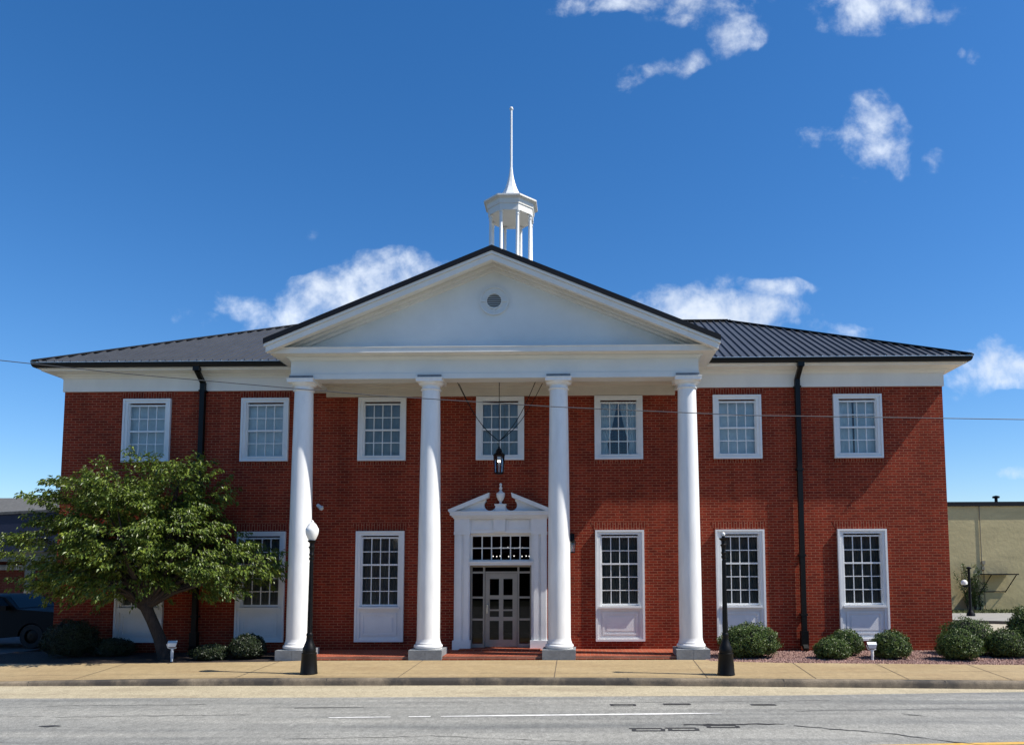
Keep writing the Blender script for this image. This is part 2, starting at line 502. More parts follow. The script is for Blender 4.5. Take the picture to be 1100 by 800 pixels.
class MB:
    def __init__(s):
        s.v, s.f, s.m = [], [], []

    def add(s, vs, fs, mi=0):
        b = len(s.v)
        s.v += [tuple(v) for v in vs]
        s.f += [tuple(b + i for i in f) for f in fs]
        s.m += [mi] * len(fs)
        return s

    def box(s, x0, x1, y0, y1, z0, z1, mi=0):
        return s.add([(x0, y0, z0), (x1, y0, z0), (x1, y1, z0), (x0, y1, z0), (x0, y0, z1), (x1, y0, z1), (x1, y1, z1), (x0, y1, z1)],
                     [(0, 3, 2, 1), (4, 5, 6, 7), (0, 1, 5, 4), (1, 2, 6, 5), (2, 3, 7, 6), (3, 0, 4, 7)], mi)

    def bar(s, a, b, w, h, mi=0):
        a, b = Vector(a), Vector(b)
        d = (b - a).normalized()
        u = d.cross(Vector((0, 0, 1)))
        if u.length < .01:
            u = Vector((1, 0, 0))
        u.normalize()
        n = u.cross(d)
        vs = [p + u * (w / 2 * i) + n * (h / 2 * j) for p in (a, b) for i, j in ((-1, -1), (1, -1), (1, 1), (-1, 1))]
        return s.add(vs, [(0, 1, 2, 3), (7, 6, 5, 4), (0, 4, 5, 1), (1, 5, 6, 2), (2, 6, 7, 3), (3, 7, 4, 0)], mi)

    def prism(s, poly, y0, y1, mi=0, axis='y'):
        n = len(poly)
        if axis == 'y':
            vs = [(x, y0, z) for x, z in poly] + [(x, y1, z) for x, z in poly]
        elif axis == 'x':
            vs = [(y0, x, z) for x, z in poly] + [(y1, x, z) for x, z in poly]
        else:
            vs = [(x, z, y0) for x, z in poly] + [(x, z, y1) for x, z in poly]
        fs = [tuple(range(n)), tuple(range(2 * n - 1, n - 1, -1))]
        fs += [(i, (i + 1) % n + 0, (i + 1) % n + n, i + n)[::-1] for i in range(n)]
        return s.add(vs, fs, mi)

    def lathe(s, prof, c=(0, 0, 0), seg=32, mi=0, rot=0.0, cap=True):
        vs, fs = [], []
        for r, z in prof:
            for k in range(seg):
                a = rot + 2 * math.pi * k / seg
                vs.append((c[0] + r * math.cos(a), c[1] + r * math.sin(a), c[2] + z))
        for j in range(len(prof) - 1):
            for k in range(seg):
                k2 = (k + 1) % seg
                fs.append((j * seg + k, j * seg + k2, (j + 1) * seg + k2, (j + 1) * seg + k))
        if cap:
            fs.append(tuple(range(seg))[::-1])
            fs.append(tuple((len(prof) - 1) * seg + k for k in range(seg)))
        return s.add(vs, fs, mi)

    def tube(s, pts, rad, seg=8, mi=0):
        pts = [Vector(p) for p in pts]
        n = len(pts)
        rs = rad if isinstance(rad, (list, tuple)) else [rad] * n
        vs, fs = [], []
        pu = None
        for i, p in enumerate(pts):
            d = (pts[min(i + 1, n - 1)] - pts[max(i - 1, 0)]).normalized()
            u = pu - d * pu.dot(d) if pu else d.orthogonal()
            u.normalize()
            pu = u
            w = d.cross(u)
            for k in range(seg):
                a = 2 * math.pi * k / seg
                vs.append(p + (u * math.cos(a) + w * math.sin(a)) * rs[i])
        for j in range(n - 1):
            for k in range(seg):
                k2 = (k + 1) % seg
                fs.append((j * seg + k, j * seg + k2, (j + 1) * seg + k2, (j + 1) * seg + k))
        fs.append(tuple(range(seg))[::-1])
        fs.append(tuple((n - 1) * seg + k for k in range(seg)))
        return s.add(vs, fs, mi)

    def build(s, name, mats, parent=None, loc=(0, 0, 0), smooth=False, local=False, mesh_only=False):
        """vertices are world coordinates (local=False) or relative to loc (local=True)"""
        me = bpy.data.meshes.new(name)
        vs = s.v if local else [(x - loc[0], y - loc[1], z - loc[2]) for x, y, z in s.v]
        me.from_pydata(vs, [], s.f)
        for mt in (mats if isinstance(mats, (list, tuple)) else [mats]):
            me.materials.append(mt)
        me.polygons.foreach_set('material_index', s.m)
        if smooth:
            me.polygons.foreach_set('use_smooth', [True] * len(me.polygons))
            try:
                me.set_sharp_from_angle(angle=R(smooth if smooth is not True else 35))
            except Exception:
                pass
        me.update()
        return place(name, me, parent, loc)


def place(name, me, parent=None, loc=(0, 0, 0)):
    o = bpy.data.objects.new(name, me)
    COL.objects.link(o)
    po = OFF.get(parent.name, (0, 0, 0)) if parent else (0, 0, 0)
    if parent:
        o.parent = parent
    o.location = tuple(loc[i] - po[i] for i in range(3))
    OFF[o.name] = tuple(loc)
    return o


def part(mb, name, mats, parent, smooth=False):
    """part authored in world coordinates, origin at its parent's origin"""
    return mb.build(name, mats, parent, OFF[parent.name], smooth)


def tag(o, label, cat, group=None):
    o['label'] = label
    o['category'] = cat
    if group:
        o['group'] = group
    return o


def thing(name, loc, label, cat, group=None):
    o = bpy.data.objects.new(name, None)
    o.empty_display_size = 0.3
    COL.objects.link(o)
    o.location = loc
    OFF[o.name] = tuple(loc)
    return tag(o, label, cat, group)


def struct(mb, name, mats, kind='structure', loc=(0, 0, 0), smooth=False):
    o = mb.build(name, mats, None, loc, smooth)
    o['kind'] = kind
    return o


# ------------------------------------------------------------------ ground, road, pavement
def interp(tab, x):
    if x <= tab[0][0]:
        return tab[0][1]
    for (a, b), (c, d) in zip(tab, tab[1:]):
        if x <= c:
            return b + (d - b) * (x - a) / (c - a)
    return tab[-1][1]


KERB = [(-40, -4.3), (-9.5, -4.33), (-3.9, -4.35), (.7, -4.36), (3.0, -4.43), (5.25, -4.59), (8, -4.8), (10.4, -5.0), (14, -5.35), (40, -7.9)]
KTOP = [(-40, -.155), (-11.5, -.15), (-9, -.10), (-6.5, -.065), (-4, -.05), (4, -.05), (10, -.04), (40, -.04)]
BACK = [(-40, -2.4), (-8, -2.16), (-4.9, -1.9), (-4.85, -1.72), (5.0, -1.74), (5.05, -1.95), (6.5, -2.33), (11.7, -2.8), (40, -5.2)]
ASPH = [(-40, -5.9), (-8.4, -5.83), (1.67, -5.74), (5.7, -5.66), (10.2, -5.32), (12, -5.36), (14, -5.6), (40, -8.1)]
ky = lambda x: interp(KERB, x)
kt = lambda x: interp(KTOP, x)
by = lambda x: interp(BACK, x)
ay = lambda x: interp(ASPH, x)
xs = [-60 + i * 0.5 for i in range(241)]


def strip(fa, fb, za, zb, x0=-60, x1=60, sub=1, wob=0):
    mb = MB()
    X = [x for x in xs if x0 < x < x1]
    X = [x0] + X + [x1]
    vs, fs = [], []
    for i, x in enumerate(X):
        a, b = fa(x), fb(x)
        w = wob * (noise.noise(Vector((x * 3.1, 1.3, 0)))) if wob else 0
        vs += [(x, a + w, za(x) if callable(za) else za), (x, b, zb(x) if callable(zb) else zb)]
    for i in range(len(X) - 1):
        fs.append((2 * i, 2 * i + 2, 2 * i + 3, 2 * i + 1))
    mb.add(vs, fs)
    return mb


g = MB()
g.add([(-900, -900, -.20), (900, -900, -.20), (900, 900, -.20), (-900, 900, -.20)], [(0, 1, 2, 3)])
struct(g, 'ground', mat('distant_ground', (0.07, 0.075, 0.05), 0.95, 0.2, .3))
struct(strip(lambda x: -26, lambda x: ay(x), -.176, -.176, wob=0), 'road', M['road'])
struct(strip(lambda x: ay(x) - .25, lambda x: ky(x), -.190, -.182), 'road_gutter', M['gutterpan'])
# kerb: front face, rounded nose, top
kb = MB()
X = xs
prof = [(0.0, None), (0.012, .6), (0.03, .9), (0.06, 1.0), (0.17, 1.0)]
vs, fs = [], []
for x in X:
    t = kt(x)
    for o, hh in prof:
        z = -.19 if hh is None else -.19 + (t + .19) * hh
        vs.append((x, ky(x) + o, z))
npf = len(prof)
for i in range(len(X) - 1):
    for j in range(npf - 1):
        fs.append((i * npf + j, (i + 1) * npf + j, (i + 1) * npf + j + 1, i * npf + j + 1))
kb.add(vs, fs)
struct(kb, 'kerb', M['kerb'], smooth=50)
wk = strip(lambda x: ky(x) + .178, lambda x: by(x) + .02, lambda x: kt(x) + .002, -.004)
struct(wk, 'sidewalk', M['walk'])
kj = MB()
for x in [-18 + 3 * i for i in range(14)]:
    y = ky(x)
    kj.add([(x, y - .004, -.18), (x + .012, y - .004, -.18), (x + .012, y + .03, kt(x) + .003), (x, y + .03, kt(x) + .003), (x, y + .19, kt(x) + .003), (x + .012, y + .19, kt(x) + .003)],
           [(0, 1, 2, 3), (3, 2, 5, 4)])
struct(kj, 'kerb_joint', M['tar'])
sj = MB()


def walk_z(x, y):
    a, b = ky(x) + .178, by(x) + .02
    t = (y - a) / (b - a)
    return (kt(x) + .002) * (1 - t) - .004 * t + .004


for xb, xf in [(-14, -14), (-11.5, -11.4), (-8.3, -8.2), (-4.9, -4.9), (-1.6, -1.6), (1.52, 1.54), (4.67, 4.57), (6.8, 6.66), (8.58, 8.4), (10.5, 10.3), (12.6, 12.3), (14.7, 14.4)]:
    a, b = ky(xf) + .18, by(xb) + .01
    n = 6
    for k in range(n):
        q = []
        for t, s_ in ((k / n, -1), (k / n, 1), ((k + 1) / n, 1), ((k + 1) / n, -1)):
            x = xf + (xb - xf) * t + s_ * .008
            y = a + (b - a) * t
            q.append((x, y, walk_z(x, y)))
        sj.add(q, [(0, 1, 2, 3)])
# longitudinal joint behind the kerb
X = [x for x in xs if -20 <= x <= 25]
for xa, xb in zip(X, X[1:]):
    q = []
    for x, o in ((xa, .30), (xb, .30), (xb, .31), (xa, .31)):
        q.append((x, ky(x) + o, walk_z(x, ky(x) + o)))
    sj.add(q, [(0, 1, 2, 3)])
struct(sj, 'sidewalk_joint', mat('joint_dirt', (0.12, 0.09, 0.06), 0.9, 0.3, 4))

# lot behind the sidewalk
lot = MB()
lot.box(-60, -12.6, -2.6, 60, -.20, -.012)
struct(lot, 'driveway', mat('driveway_asphalt', (0.10, 0.10, 0.095), 0.85, 0.15, 4, bump=0.003))
bedL = strip(lambda x: by(x) + .02, lambda x: .3, -.006, .01, -12.6, -4.9)
struct(bedL, 'planting_bed', M['mulch'])
bedR = strip(lambda x: by(x) + .02, lambda x: .3, -.006, .012, 4.95, 13.4)
struct(bedR, 'gravel_bed', M['gravelbase'])
lotR = MB()
lotR.add([(11.4, .3, -.01), (60, .3, -.01), (60, 60, -.01), (11.4, 60, -.01)], [(0, 1, 2, 3)])
lotR.add([(13.4, -3, -.012), (60, -7, -.012), (60, .3, -.012), (13.4, .3, -.012)], [(0, 1, 2, 3)])
struct(lotR, 'side_lot', speck_mat('side_lot_concrete', (0.36, 0.32, 0.24), (0.40, 0.36, 0.28), (0.32, 0.28, 0.21)))
# far pavement with its kerb, and grass strip
sp_ = MB()
for (x0, x1, ya, yb) in [(12, 40, 9.9, 8.2)]:
    sp_.prism([(14, 10.55), (22, 7.2), (22.1, 7.3), (14.1, 10.65)], -.01, .10, 0, axis='z')
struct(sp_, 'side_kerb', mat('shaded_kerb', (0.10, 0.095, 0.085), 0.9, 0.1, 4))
sp2 = MB()
sp2.prism([(14.1, 10.68), (22.1, 7.33), (34, 7.3), (34, 14.4), (22, 14.1), (14.1, 13.9)], -.01, .10, 0, axis='z')
struct(sp2, 'side_pavement', mat('grey_pavement', (0.27, 0.26, 0.23), 0.9, 0.08, 3))
gr = MB()
gr.add([(14, 13.9, .105), (22, 14.1, .105), (34, 14.4, .105), (34, 16.4, .13), (14, 16.4, .13)], [(0, 1, 2, 3, 4)])
rg = random.Random(2)
for k in range(5000):
    x, y = rg.uniform(14.5, 26), rg.uniform(13.9, 15.9)
    h = rg.uniform(.03, .10)
    a = rg.uniform(0, 3.1)
    c, s_ = math.cos(a) * .03, math.sin(a) * .03
    gr.add([(x - c, y - s_, .1), (x + c, y + s_, .1), (x + rg.uniform(-.03, .03), y + rg.uniform(-.03, .03), .1 + h)], [(0, 1, 2)])
struct(gr, 'grass', M['grass'], 'stuff')

# markings and repairs
ln = MB()
rl = random.Random(5)
x = -3.6
segs = [(-1.85, -.90), (-.62, -.28), (-.12, 4.3)]
for a, b in segs:
    nx = max(2, int((b - a) / .12))
    vs, fs = [], []
    for i in range(nx + 1):
        xx = a + (b - a) * i / nx
        yy = -7.585 + xx * 0.052
        w = .05 + rl.uniform(-.008, .008)
        if b - a < 2:
            w *= .55
        if b - a > 2:
            w *= min(1, .5 + (xx - a) * .5) * min(1, .25 + (b - xx) * 1.2)
        vs += [(xx, yy - w, -.170), (xx, yy + w, -.170)]
    fs = [(2 * i, 2 * i + 2, 2 * i + 3, 2 * i + 1) for i in range(nx)]
    ln.add(vs, fs)
struct(ln, 'white_lane_line', M['white_road'])
yl = MB()
yl.add([(5.6, -9.72, -.170), (20, -8.50, -.170), (20, -8.37, -.170), (5.6, -9.59, -.170)], [(0, 1, 2, 3)])
struct(yl, 'yellow_centre_line', M['yellow_road'])
tp = MB()


def loop_patch(x0, x1, y0, y1, w=.075, sk=-.08, zz=-.170):
    for a, b, c, d in ((x0, x1, y0, y0 + w), (x0, x1, y1 - w, y1)):
        tp.add([(a + sk * (c - y0), c, zz), (b + sk * (c - y0), c, zz), (b + sk * (d - y0), d, zz), (a + sk * (d - y0), d, zz)], [(0, 1, 2, 3)])
    for a in (x0, x1 - w):
        tp.add([(a, y0 + w, zz), (a + w, y0 + w, zz), (a + w, y1 - w, zz), (a, y1 - w, zz)], [(0, 1, 2, 3)])


loop_patch(2.80, 3.27, -8.70, -8.49, .055, -.2)
loop_patch(3.32, 3.76, -8.67, -8.46, .055, -.2)
loop_patch(3.90, 4.37, -8.48, -8.28, .055, -.2)
for x0, x1, y0, y1 in ((2.57, 3.0, -6.70, -6.52), (3.47, 3.93, -6.62, -6.48), (4.93, 5.35, -6.68, -6.56)):
    loop_patch(x0, x1, y0, y1, .05)
tp.add([(-5.98, -8.30, -.170), (-5.8, -8.36, -.170), (-5.62, -8.29, -.170), (-5.78, -8.22, -.170)], [(0, 1, 2, 3)])
tp.add([(-2.7, -6.86, -.170), (-1.55, -6.80, -.170), (-1.55, -6.78, -.170), (-2.7, -6.82, -.170)], [(0, 1, 2, 3)])
struct(tp, 'tar_patch', M['tar'])
ck = MB()


def crack(pts, w, seed):
    r = random.Random(seed)
    P_ = []
    for (xa, ya), (xb, yb) in zip(pts, pts[1:]):
        n = max(2, int(math.hypot(xb - xa, yb - ya) / .12))
        for i in range(n):
            t = i / n
            P_.append((xa + (xb - xa) * t + r.uniform(-.03, .03), ya + (yb - ya) * t + r.uniform(-.03, .03)))
    vs, fs = [], []
    for i, (x, y) in enumerate(P_):
        ww = w * r.uniform(.3, 1.3)
        vs += [(x, y - ww, -.1695), (x, y + ww, -.1695)]
    fs = [(2 * i, 2 * i + 2, 2 * i + 3, 2 * i + 1) for i in range(len(P_) - 1)]
    ck.add(vs, fs)


crack([(5.2, -8.35), (6.4, -8.9), (7.2, -9.55), (8.5, -10.4)], .022, 1)
crack([(7.1, -7.4), (7.5, -7.75)], .022, 2)
crack([(3.6, -8.25), (5.2, -8.2)], .03, 3)
crack([(-9.5, -7.3), (-6, -7.6), (-3, -7.4)], .008, 4)
crack([(-2, -9.2), (0, -9.0), (2.3, -9.4)], .008, 5)
crack([(5.5, -7.2), (8.2, -7.0), (10.5, -7.3)], .009, 6)
crack([(-7, -6.6), (-4.2, -6.5)], .010, 7)
crack([(-1, -6.3), (3.4, -6.35), (6.5, -6.2)], .007, 8)
struct(ck, 'road_crack', M['tar'])

# ------------------------------------------------------------------ the brick building
W, D = 11.5, 9.25
bld = thing('brick_building', (0, 0, 0), 'two storey red brick building with white columned portico, black metal roof and cupola', 'building')
WX = [-9.276, -6.16, -3.083, 0, 3.083, 6.16, 9.276]
UZ0, UZ1 = 4.915, 6.586
LZ0, LZ1 = .264, 3.087
CW = 1.25 / 2
gx = .50
holes = [(x - gx, x + gx, UZ0 + .10, UZ1 - .10) for x in WX] + [(x - gx, x + gx, LZ0 + .80, LZ1 - .10) for x in WX if x]
holes += [(-.80, .86, .05, 3.02)]
ex = sorted(set([-W, W] + [round(v, 4) for h in holes for v in h[:2]]))
ez = sorted(set([-.19, 7.3] + [round(v, 4) for h in holes for v in h[2:]]))
wl = MB()
T = .30


def solid(i, j):
    if i < 0 or j < 0 or i >= len(ex) - 1 or j >= len(ez) - 1:
        return False
    cx, cz = (ex[i] + ex[i + 1]) / 2, (ez[j] + ez[j + 1]) / 2
    return not any(h[0] < cx < h[1] and h[2] < cz < h[3] for h in holes)


for i in range(len(ex) - 1):
    for j in range(len(ez) - 1):
        if not solid(i, j):
            continue
        a, b, c, d = ex[i], ex[i + 1], ez[j], ez[j + 1]
        wl.add([(a, 0, c), (b, 0, c), (b, 0, d), (a, 0, d)], [(0, 1, 2, 3)])
        wl.add([(a, T, c), (b, T, c), (b, T, d), (a, T, d)], [(3, 2, 1, 0)])
        if not solid(i - 1, j): wl.add([(a, 0, c), (a, T, c), (a, T, d), (a, 0, d)], [(3, 2, 1, 0)])
        if not solid(i + 1, j): wl.add([(b, 0, c), (b, T, c), (b, T, d), (b, 0, d)], [(0, 1, 2, 3)])
        if not solid(i, j - 1): wl.add([(a, 0, c), (b, 0, c), (b, T, c), (a, T, c)], [(3, 2, 1, 0)])
        if not solid(i, j + 1): wl.add([(a, 0, d), (b, 0, d), (b, T, d), (a, T, d)], [(0, 1, 2, 3)])
wl.box(-W, -W + T, T, D, -.19, 7.3)
wl.box(W - T, W, T, D, -.19, 7.3)
wl.box(-W + T, W - T, D - T, D, -.19, 7.3)
# jack arches of standing bricks above and rowlocks below the windows
for x in WX:
    wl.prism([(x - CW - .02, UZ1), (x + CW + .02, UZ1), (x + CW + .10, 6.77), (x - CW - .10, 6.77)], -.004, .01, 1)
    wl.box(x - CW - .02, x + CW + .02, -.012, .01, UZ0 - .10, UZ0, 1)
    if x:
        wl.prism([(x - CW - .02, LZ1), (x + CW + .02, LZ1), (x + CW + .12, LZ1 + .205), (x - CW - .12, LZ1 + .205)], -.004, .01, 1)
part(wl, 'wall', [M['brick'], M['soldier']], bld)
fl = MB()
fl.box(-W + .31, W - .31, .31, D - .31, .02, .05)
fl.box(-W + .31, W - .31, .31, D - .31, 3.9, 4.1)
fl.box(-2.2, -2.0, .31, 5, .05, 3.9)
fl.box(2.2, 2.4, .31, 5, .05, 3.9)
fl.box(-2.0, 2.2, 5, 5.2, .05, 3.9)
part(fl, 'interior', M['inside'], bld)


# windows ------------------------------------------------------------
def window_meshes(z0, z1, rows, rail, zg0, zg1, curtain):
    """returns builders for casing, sash, glass; local x centred, world z, y = 0 at wall face"""
    cas = MB()
    f = -.075
    gw = .455
    # stepped casing
    for a, b, yy in ((CW, CW - .05, f), (CW - .05, .50, f + .025)):
        cas.box(-a, -b, yy, .0, z0, z1)
        cas.box(b, a, yy, .0, z0, z1)
    cas.box(-CW + .05, CW - .05, f, 0, z1 - .045, z1)
    cas.box(-.50, .50, f + .025, 0, z1 - .115, z1 - .045)
    cas.box(-.50, -.47, -.02, .12, zg0 - .06, z1 - .115)
    cas.box(.47, .50, -.02, .12, zg0 - .06, z1 - .115)
    sash = MB()
    sy0, sy1 = .0, .045
    sash.box(-.47, -gw, sy0, sy1 + .02, zg0 - .04, zg1 + .04)
    sash.box(gw, .47, sy0, sy1 + .02, zg0 - .04, zg1 + .04)
    sash.box(-gw, gw, sy0, sy1 + .02, zg1, zg1 + .04)
    sash.box(-gw, gw, sy0, sy1 + .02, zg0 - .05, zg0)
    hh = (zg1 - zg0) / rows
    for r in range(1, rows):
        t = .022 if r == rail else .011
        yy = -.012 if r == rail else .008
        sash.box(-gw, gw, yy, sy1 - .01, zg1 - r * hh - t, zg1 - r * hh + t)
    for c in range(1, 4):
        x = -gw + 2 * gw * c / 4
        sash.box(x - .0105, x + .0105, .01, sy1 - .008, zg0, zg1)
    gl = MB()
    gl.add([(-gw, .030, zg0), (gw, .030, zg0), (gw, .030, zg1), (-gw, .030, zg1)], [(0, 1, 2, 3)])
    return cas, sash, gl


def curtain_mb(x0, x1, z0, z1, y, amp, per, seed, sag=0):
    r = random.Random(seed)
    n = 60
    vs, fs = [], []
    ph = r.uniform(0, 6)
    for j in range(9):
        t = j / 8
        for i in range(n + 1):
            u = i / n
            x = x0 + (x1 - x0) * u
            if sag:
                xc = x0 if sag < 0 else x1
                k = .42 + .58 * min(1, max(0, (t - .25) / .75)) ** .8 if t > .25 else .42 + .12 * (1 - t / .25)
                x = xc + (x - xc) * k
            w = amp * math.sin(2 * math.pi * (u * abs(x1 - x0)) / per + ph + .7 * math.sin(u * 9 + seed)) * (.6 + .4 * t)
            vs.append((x, y + w, z0 + (z1 - z0) * t))
    for j in range(8):
        for i in range(n):
            a = j * (n + 1) + i
            fs.append((a, a + 1, a + n + 2, a + n + 1))
    return MB().add(vs, fs)


ucas, usash, ugl = window_meshes(UZ0, UZ1, 4, 2, 5.06, 6.39, None)
ucas.box(-CW + .05, CW - .05, -.09, 0, UZ0, UZ0 + .05)
ucas.box(-.50, .50, -.05, 0, UZ0 + .05, UZ0 + .10)
ucas.box(-.50, .50, -.065, .12, UZ0 + .10, UZ0 + .125)
lcas, lsash, lgl = window_meshes(LZ0, LZ1, 5, 2, 1.21, 2.895, None)
# panel below the lower sash
lcas.box(-CW + .05, CW - .05, -.075, 0, LZ0, LZ0 + .06)
lcas.box(-.50, .50, -.050, 0, LZ0 + .06, LZ0 + .10)
lcas.box(-.50, .50, -.050, 0, 1.03, 1.10)
sill = MB()
sill.box(-.53, .53, -.115, .10, 1.10, 1.15)
apron = MB()
apron.box(-.50, .50, -.02, .0, LZ0 + .10, 1.03)
for (a, b, c, d) in ((-.45, -.40, .42, .98), (.40, .45, .42, .98), (-.40, .40, .42, .465), (-.40, .40, .935, .98)):
    apron.box(a, b, -.04, -.02, c, d)
apron.box(-.34, .34, -.033, -.02, .52, .88)
cache = {}
CURT = {-3.083: 0.85, 0: .8}


def place_window(x, upper, idx):
    loc = (x, 0, UZ0 if upper else LZ0)
    k = 'u' if upper else 'l'
    bz = loc[2]
    if k not in cache:
        obs = []
        for mb, nm, mt in (((ucas, 'window', M['white']), (usash, 'sash', M['white']), (ugl, 'glass_pane', M['glass'])) if upper else
                           ((lcas, 'window', M['white']), (lsash, 'sash', M['white']), (lgl, 'glass_pane', M['glass']), (sill, 'sill', M['white']), (apron, 'apron_panel', M['white']))):
            me = bpy.data.meshes.new(nm)
            me.from_pydata([(a, b, c - bz) for a, b, c in mb.v], [], mb.f)
            me.materials.append(mt)
            obs.append((nm, me))
        cache[k] = obs
    obs = cache[k]
    w = place(obs[0][0], obs[0][1], bld, loc)
    for nm, me in obs[1:]:
        place(nm, me, w, loc)
    zlo, zhi = (4.98, 6.47) if upper else (1.14, 2.97)
    if upper:
        if idx == 4:      # tied back curtains
            for s_ in (-1, 1):
                c = curtain_mb(x + s_ * .48, x + s_ * .02, zlo, zhi, .17, .02, .08, idx + s_, sag=-1 if s_ < 0 else -1)
                part_c(c, 'curtain', M['curt_up'], w, loc)
        elif idx == 6:
            part_c(curtain_mb(x - .49, x - .08, zlo, zhi, .15, .008, .13, 3), 'curtain', M['curt_up'], w, loc)
            part_c(curtain_mb(x - .03, x + .49, zlo, zhi, .15, .004, .25, 5), 'curtain', M['curt_up'], w, loc)
        else:
            part_c(curtain_mb(x - .49, x + .49, zlo, zhi, .15, (.004, .003, .014, .014, .01, .006, .008)[idx], .11 if idx in (2, 3) else .3, idx), 'curtain', M['curt_up'] if idx not in (2, 3) else M['curt_mid'], w, loc)
    else:
        part_c(curtain_mb(x - .49, x + .49, zlo, zhi, .16, .022, .075, idx + 20), 'curtain', M['curt_dn'], w, loc)
    return w


def part_c(mb, nm, mt, par, loc):
    o = mb.build(nm, mt, par, loc, True)
    return o


M['curt_mid'] = mat('dim_curtain', (0.30, 0.31, 0.28), 0.9, 0.12, 2)
for i, x in enumerate(WX):
    place_window(x, True, i)
    if x:
        place_window(x, False, i)


# eave ring, gutter, roof ---------------------------------------------
def ring(mb, prof, mi=0, x=W, y0=0, y1=D):
    n = len(prof)
    vs = []
    for sx, yy, sy in ((-1, y0, -1), (1, y0, -1), (1, y1, 1), (-1, y1, 1)):
        for o, z in prof:
            vs.append((sx * (x + o), yy + sy * o, z))
    fs = []
    for k in range(4):
        k2 = (k + 1) % 4
        for j in range(n - 1):
            fs.append((k * n + j, k2 * n + j, k2 * n + j + 1, k * n + j + 1))
    mb.add(vs, fs, mi)


ea = MB()
ring(ea, [(0.0, 6.79), (.035, 6.79), (.035, 7.125), (.06, 7.128), (.06, 7.15), (.10, 7.19), (.14, 7.20), (.14, 7.225), (.39, 7.262), (.39, 7.30), (.45, 7.305), (.45, 7.34)])
part(ea, 'eave_trim', M['white_trim'], bld)
gt = MB()
ring(gt, [(.452, 7.33), (.47, 7.318), (.52, 7.33), (.545, 7.37), (.56, 7.44), (.56, 7.452), (.545, 7.452), (.535, 7.38), (.47, 7.37), (.455, 7.40)])
for k in range(46):
    x = -11.9 + k * .53
    if abs(x) < 5.3:
        continue
    gt.box(x, x + .025, -.565, -.44, 7.447, 7.468, 1)
for a, b in ((-W - .55, -5.42), (5.42, W + .55)):
    gt.box(a, b, -.568, -.556, 7.436, 7.450, 1)  # bright strip added for the pale highlight along the gutter lip
part(gt, 'gutter', [M['black'], M['galv']], bld)

EO = .55            # roof eave offset
EZ = 7.455
RY, RZ = D / 2, 10.05
sl_ = (RZ - EZ) / (RY + EO)
RXe = W + EO - (RY + EO)
rf = MB()
A_, B_, C_, D_ = (-W - EO, -EO, EZ), (W + EO, -EO, EZ), (W + EO, D + EO, EZ), (-W - EO, D + EO, EZ)
E1, E2 = (-RXe, RY, RZ), (RXe, RY, RZ)
rf.add([A_, B_, C_, D_, E1, E2], [(0, 1, 5, 4), (1, 2, 5), (2, 3, 4, 5), (3, 0, 4)])
rf.add([(v[0] * .999, v[1] * .998, v[2] - .03) for v in (A_, B_, C_, D_)], [(3, 2, 1, 0)])
rf.add([A_, B_, C_, D_] + [(v[0], v[1], v[2] - .02) for v in (A_, B_, C_, D_)], [(0, 4, 5, 1), (1, 5, 6, 2), (2, 6, 7, 3), (3, 7, 4, 0)])
# standing ribs
nrm = Vector((0, -sl_, 1)).normalized()


def rib(p, q, n, w=.030, h=.042):
    p, q = Vector(p), Vector(q)
    d = (q - p).normalized()
    u = d.cross(n).normalized() * w / 2
    up = n * h
    rf.add([p - u, p + u, p + u * .5 + up, p - u * .5 + up, q - u, q + u, q + u * .5 + up, q - u * .5 + up],
           [(0, 1, 2, 3), (0, 3, 7, 4), (3, 2, 6, 7), (2, 1, 5, 6)], 0)


x = -W - EO + .2
while x < W + EO - .1:
    run = min(RY + EO, W + EO - abs(x))
    for s_ in (0, 1):
        if s_ == 0:
            rib((x, -EO + .005, EZ), (x, -EO + run, EZ + run * sl_), nrm)
        else:
            rib((x, D + EO, EZ), (x, D + EO - run, EZ + run * sl_), Vector((0, sl_, 1)).normalized())
    x += .205
y = -EO + .2
while y < D + EO - .1:
    run = min(y + EO, D + EO - y)
    for s_ in (-1, 1):
        rib((s_ * (W + EO), y, EZ), (s_ * (W + EO - run), y, EZ + run * sl_), Vector((s_ * sl_, 0, 1)).normalized())
    y += .205
roof = part(rf, 'roof', [M['roof'], M['ridge']], bld)
rc = MB()
for a, b in ((A_, E1), (B_, E2), (C_, E2), (D_, E1), (E1, E2)):
    a, b = Vector(a) + Vector((0, 0, .03)), Vector(b) + Vector((0, 0, .03))
    rc.bar(a, b, .20, .035)
part(rc, 'ridge_cap', M['ridge'], roof)

# downspouts
for X0 in (-7.79, 7.72):
    ds = MB()
    h = .062
    ds.box(X0 - h - .02, X0 + h + .02, -.52, -.40, 7.22, 7.34)
    ds.bar((X0, -.46, 7.24), (X0, -.10, 6.98), .115, .09)
    ds.box(X0 - h, X0 + h, -.155, -.045, .16, 6.99)
    for z in (6.75, 4.6, 2.4, .9):
        ds.box(X0 - h - .025, X0 + h + .025, -.162, -.002, z, z + .05)
    ds.bar((X0, -.10, .17), (X0, -.24, .06), .125, .11)
    ds.box(X0 - h - .03, X0 + h + .03, -.17, -.03, .14, .52)
    part(ds, 'downspout', M['black'], bld)

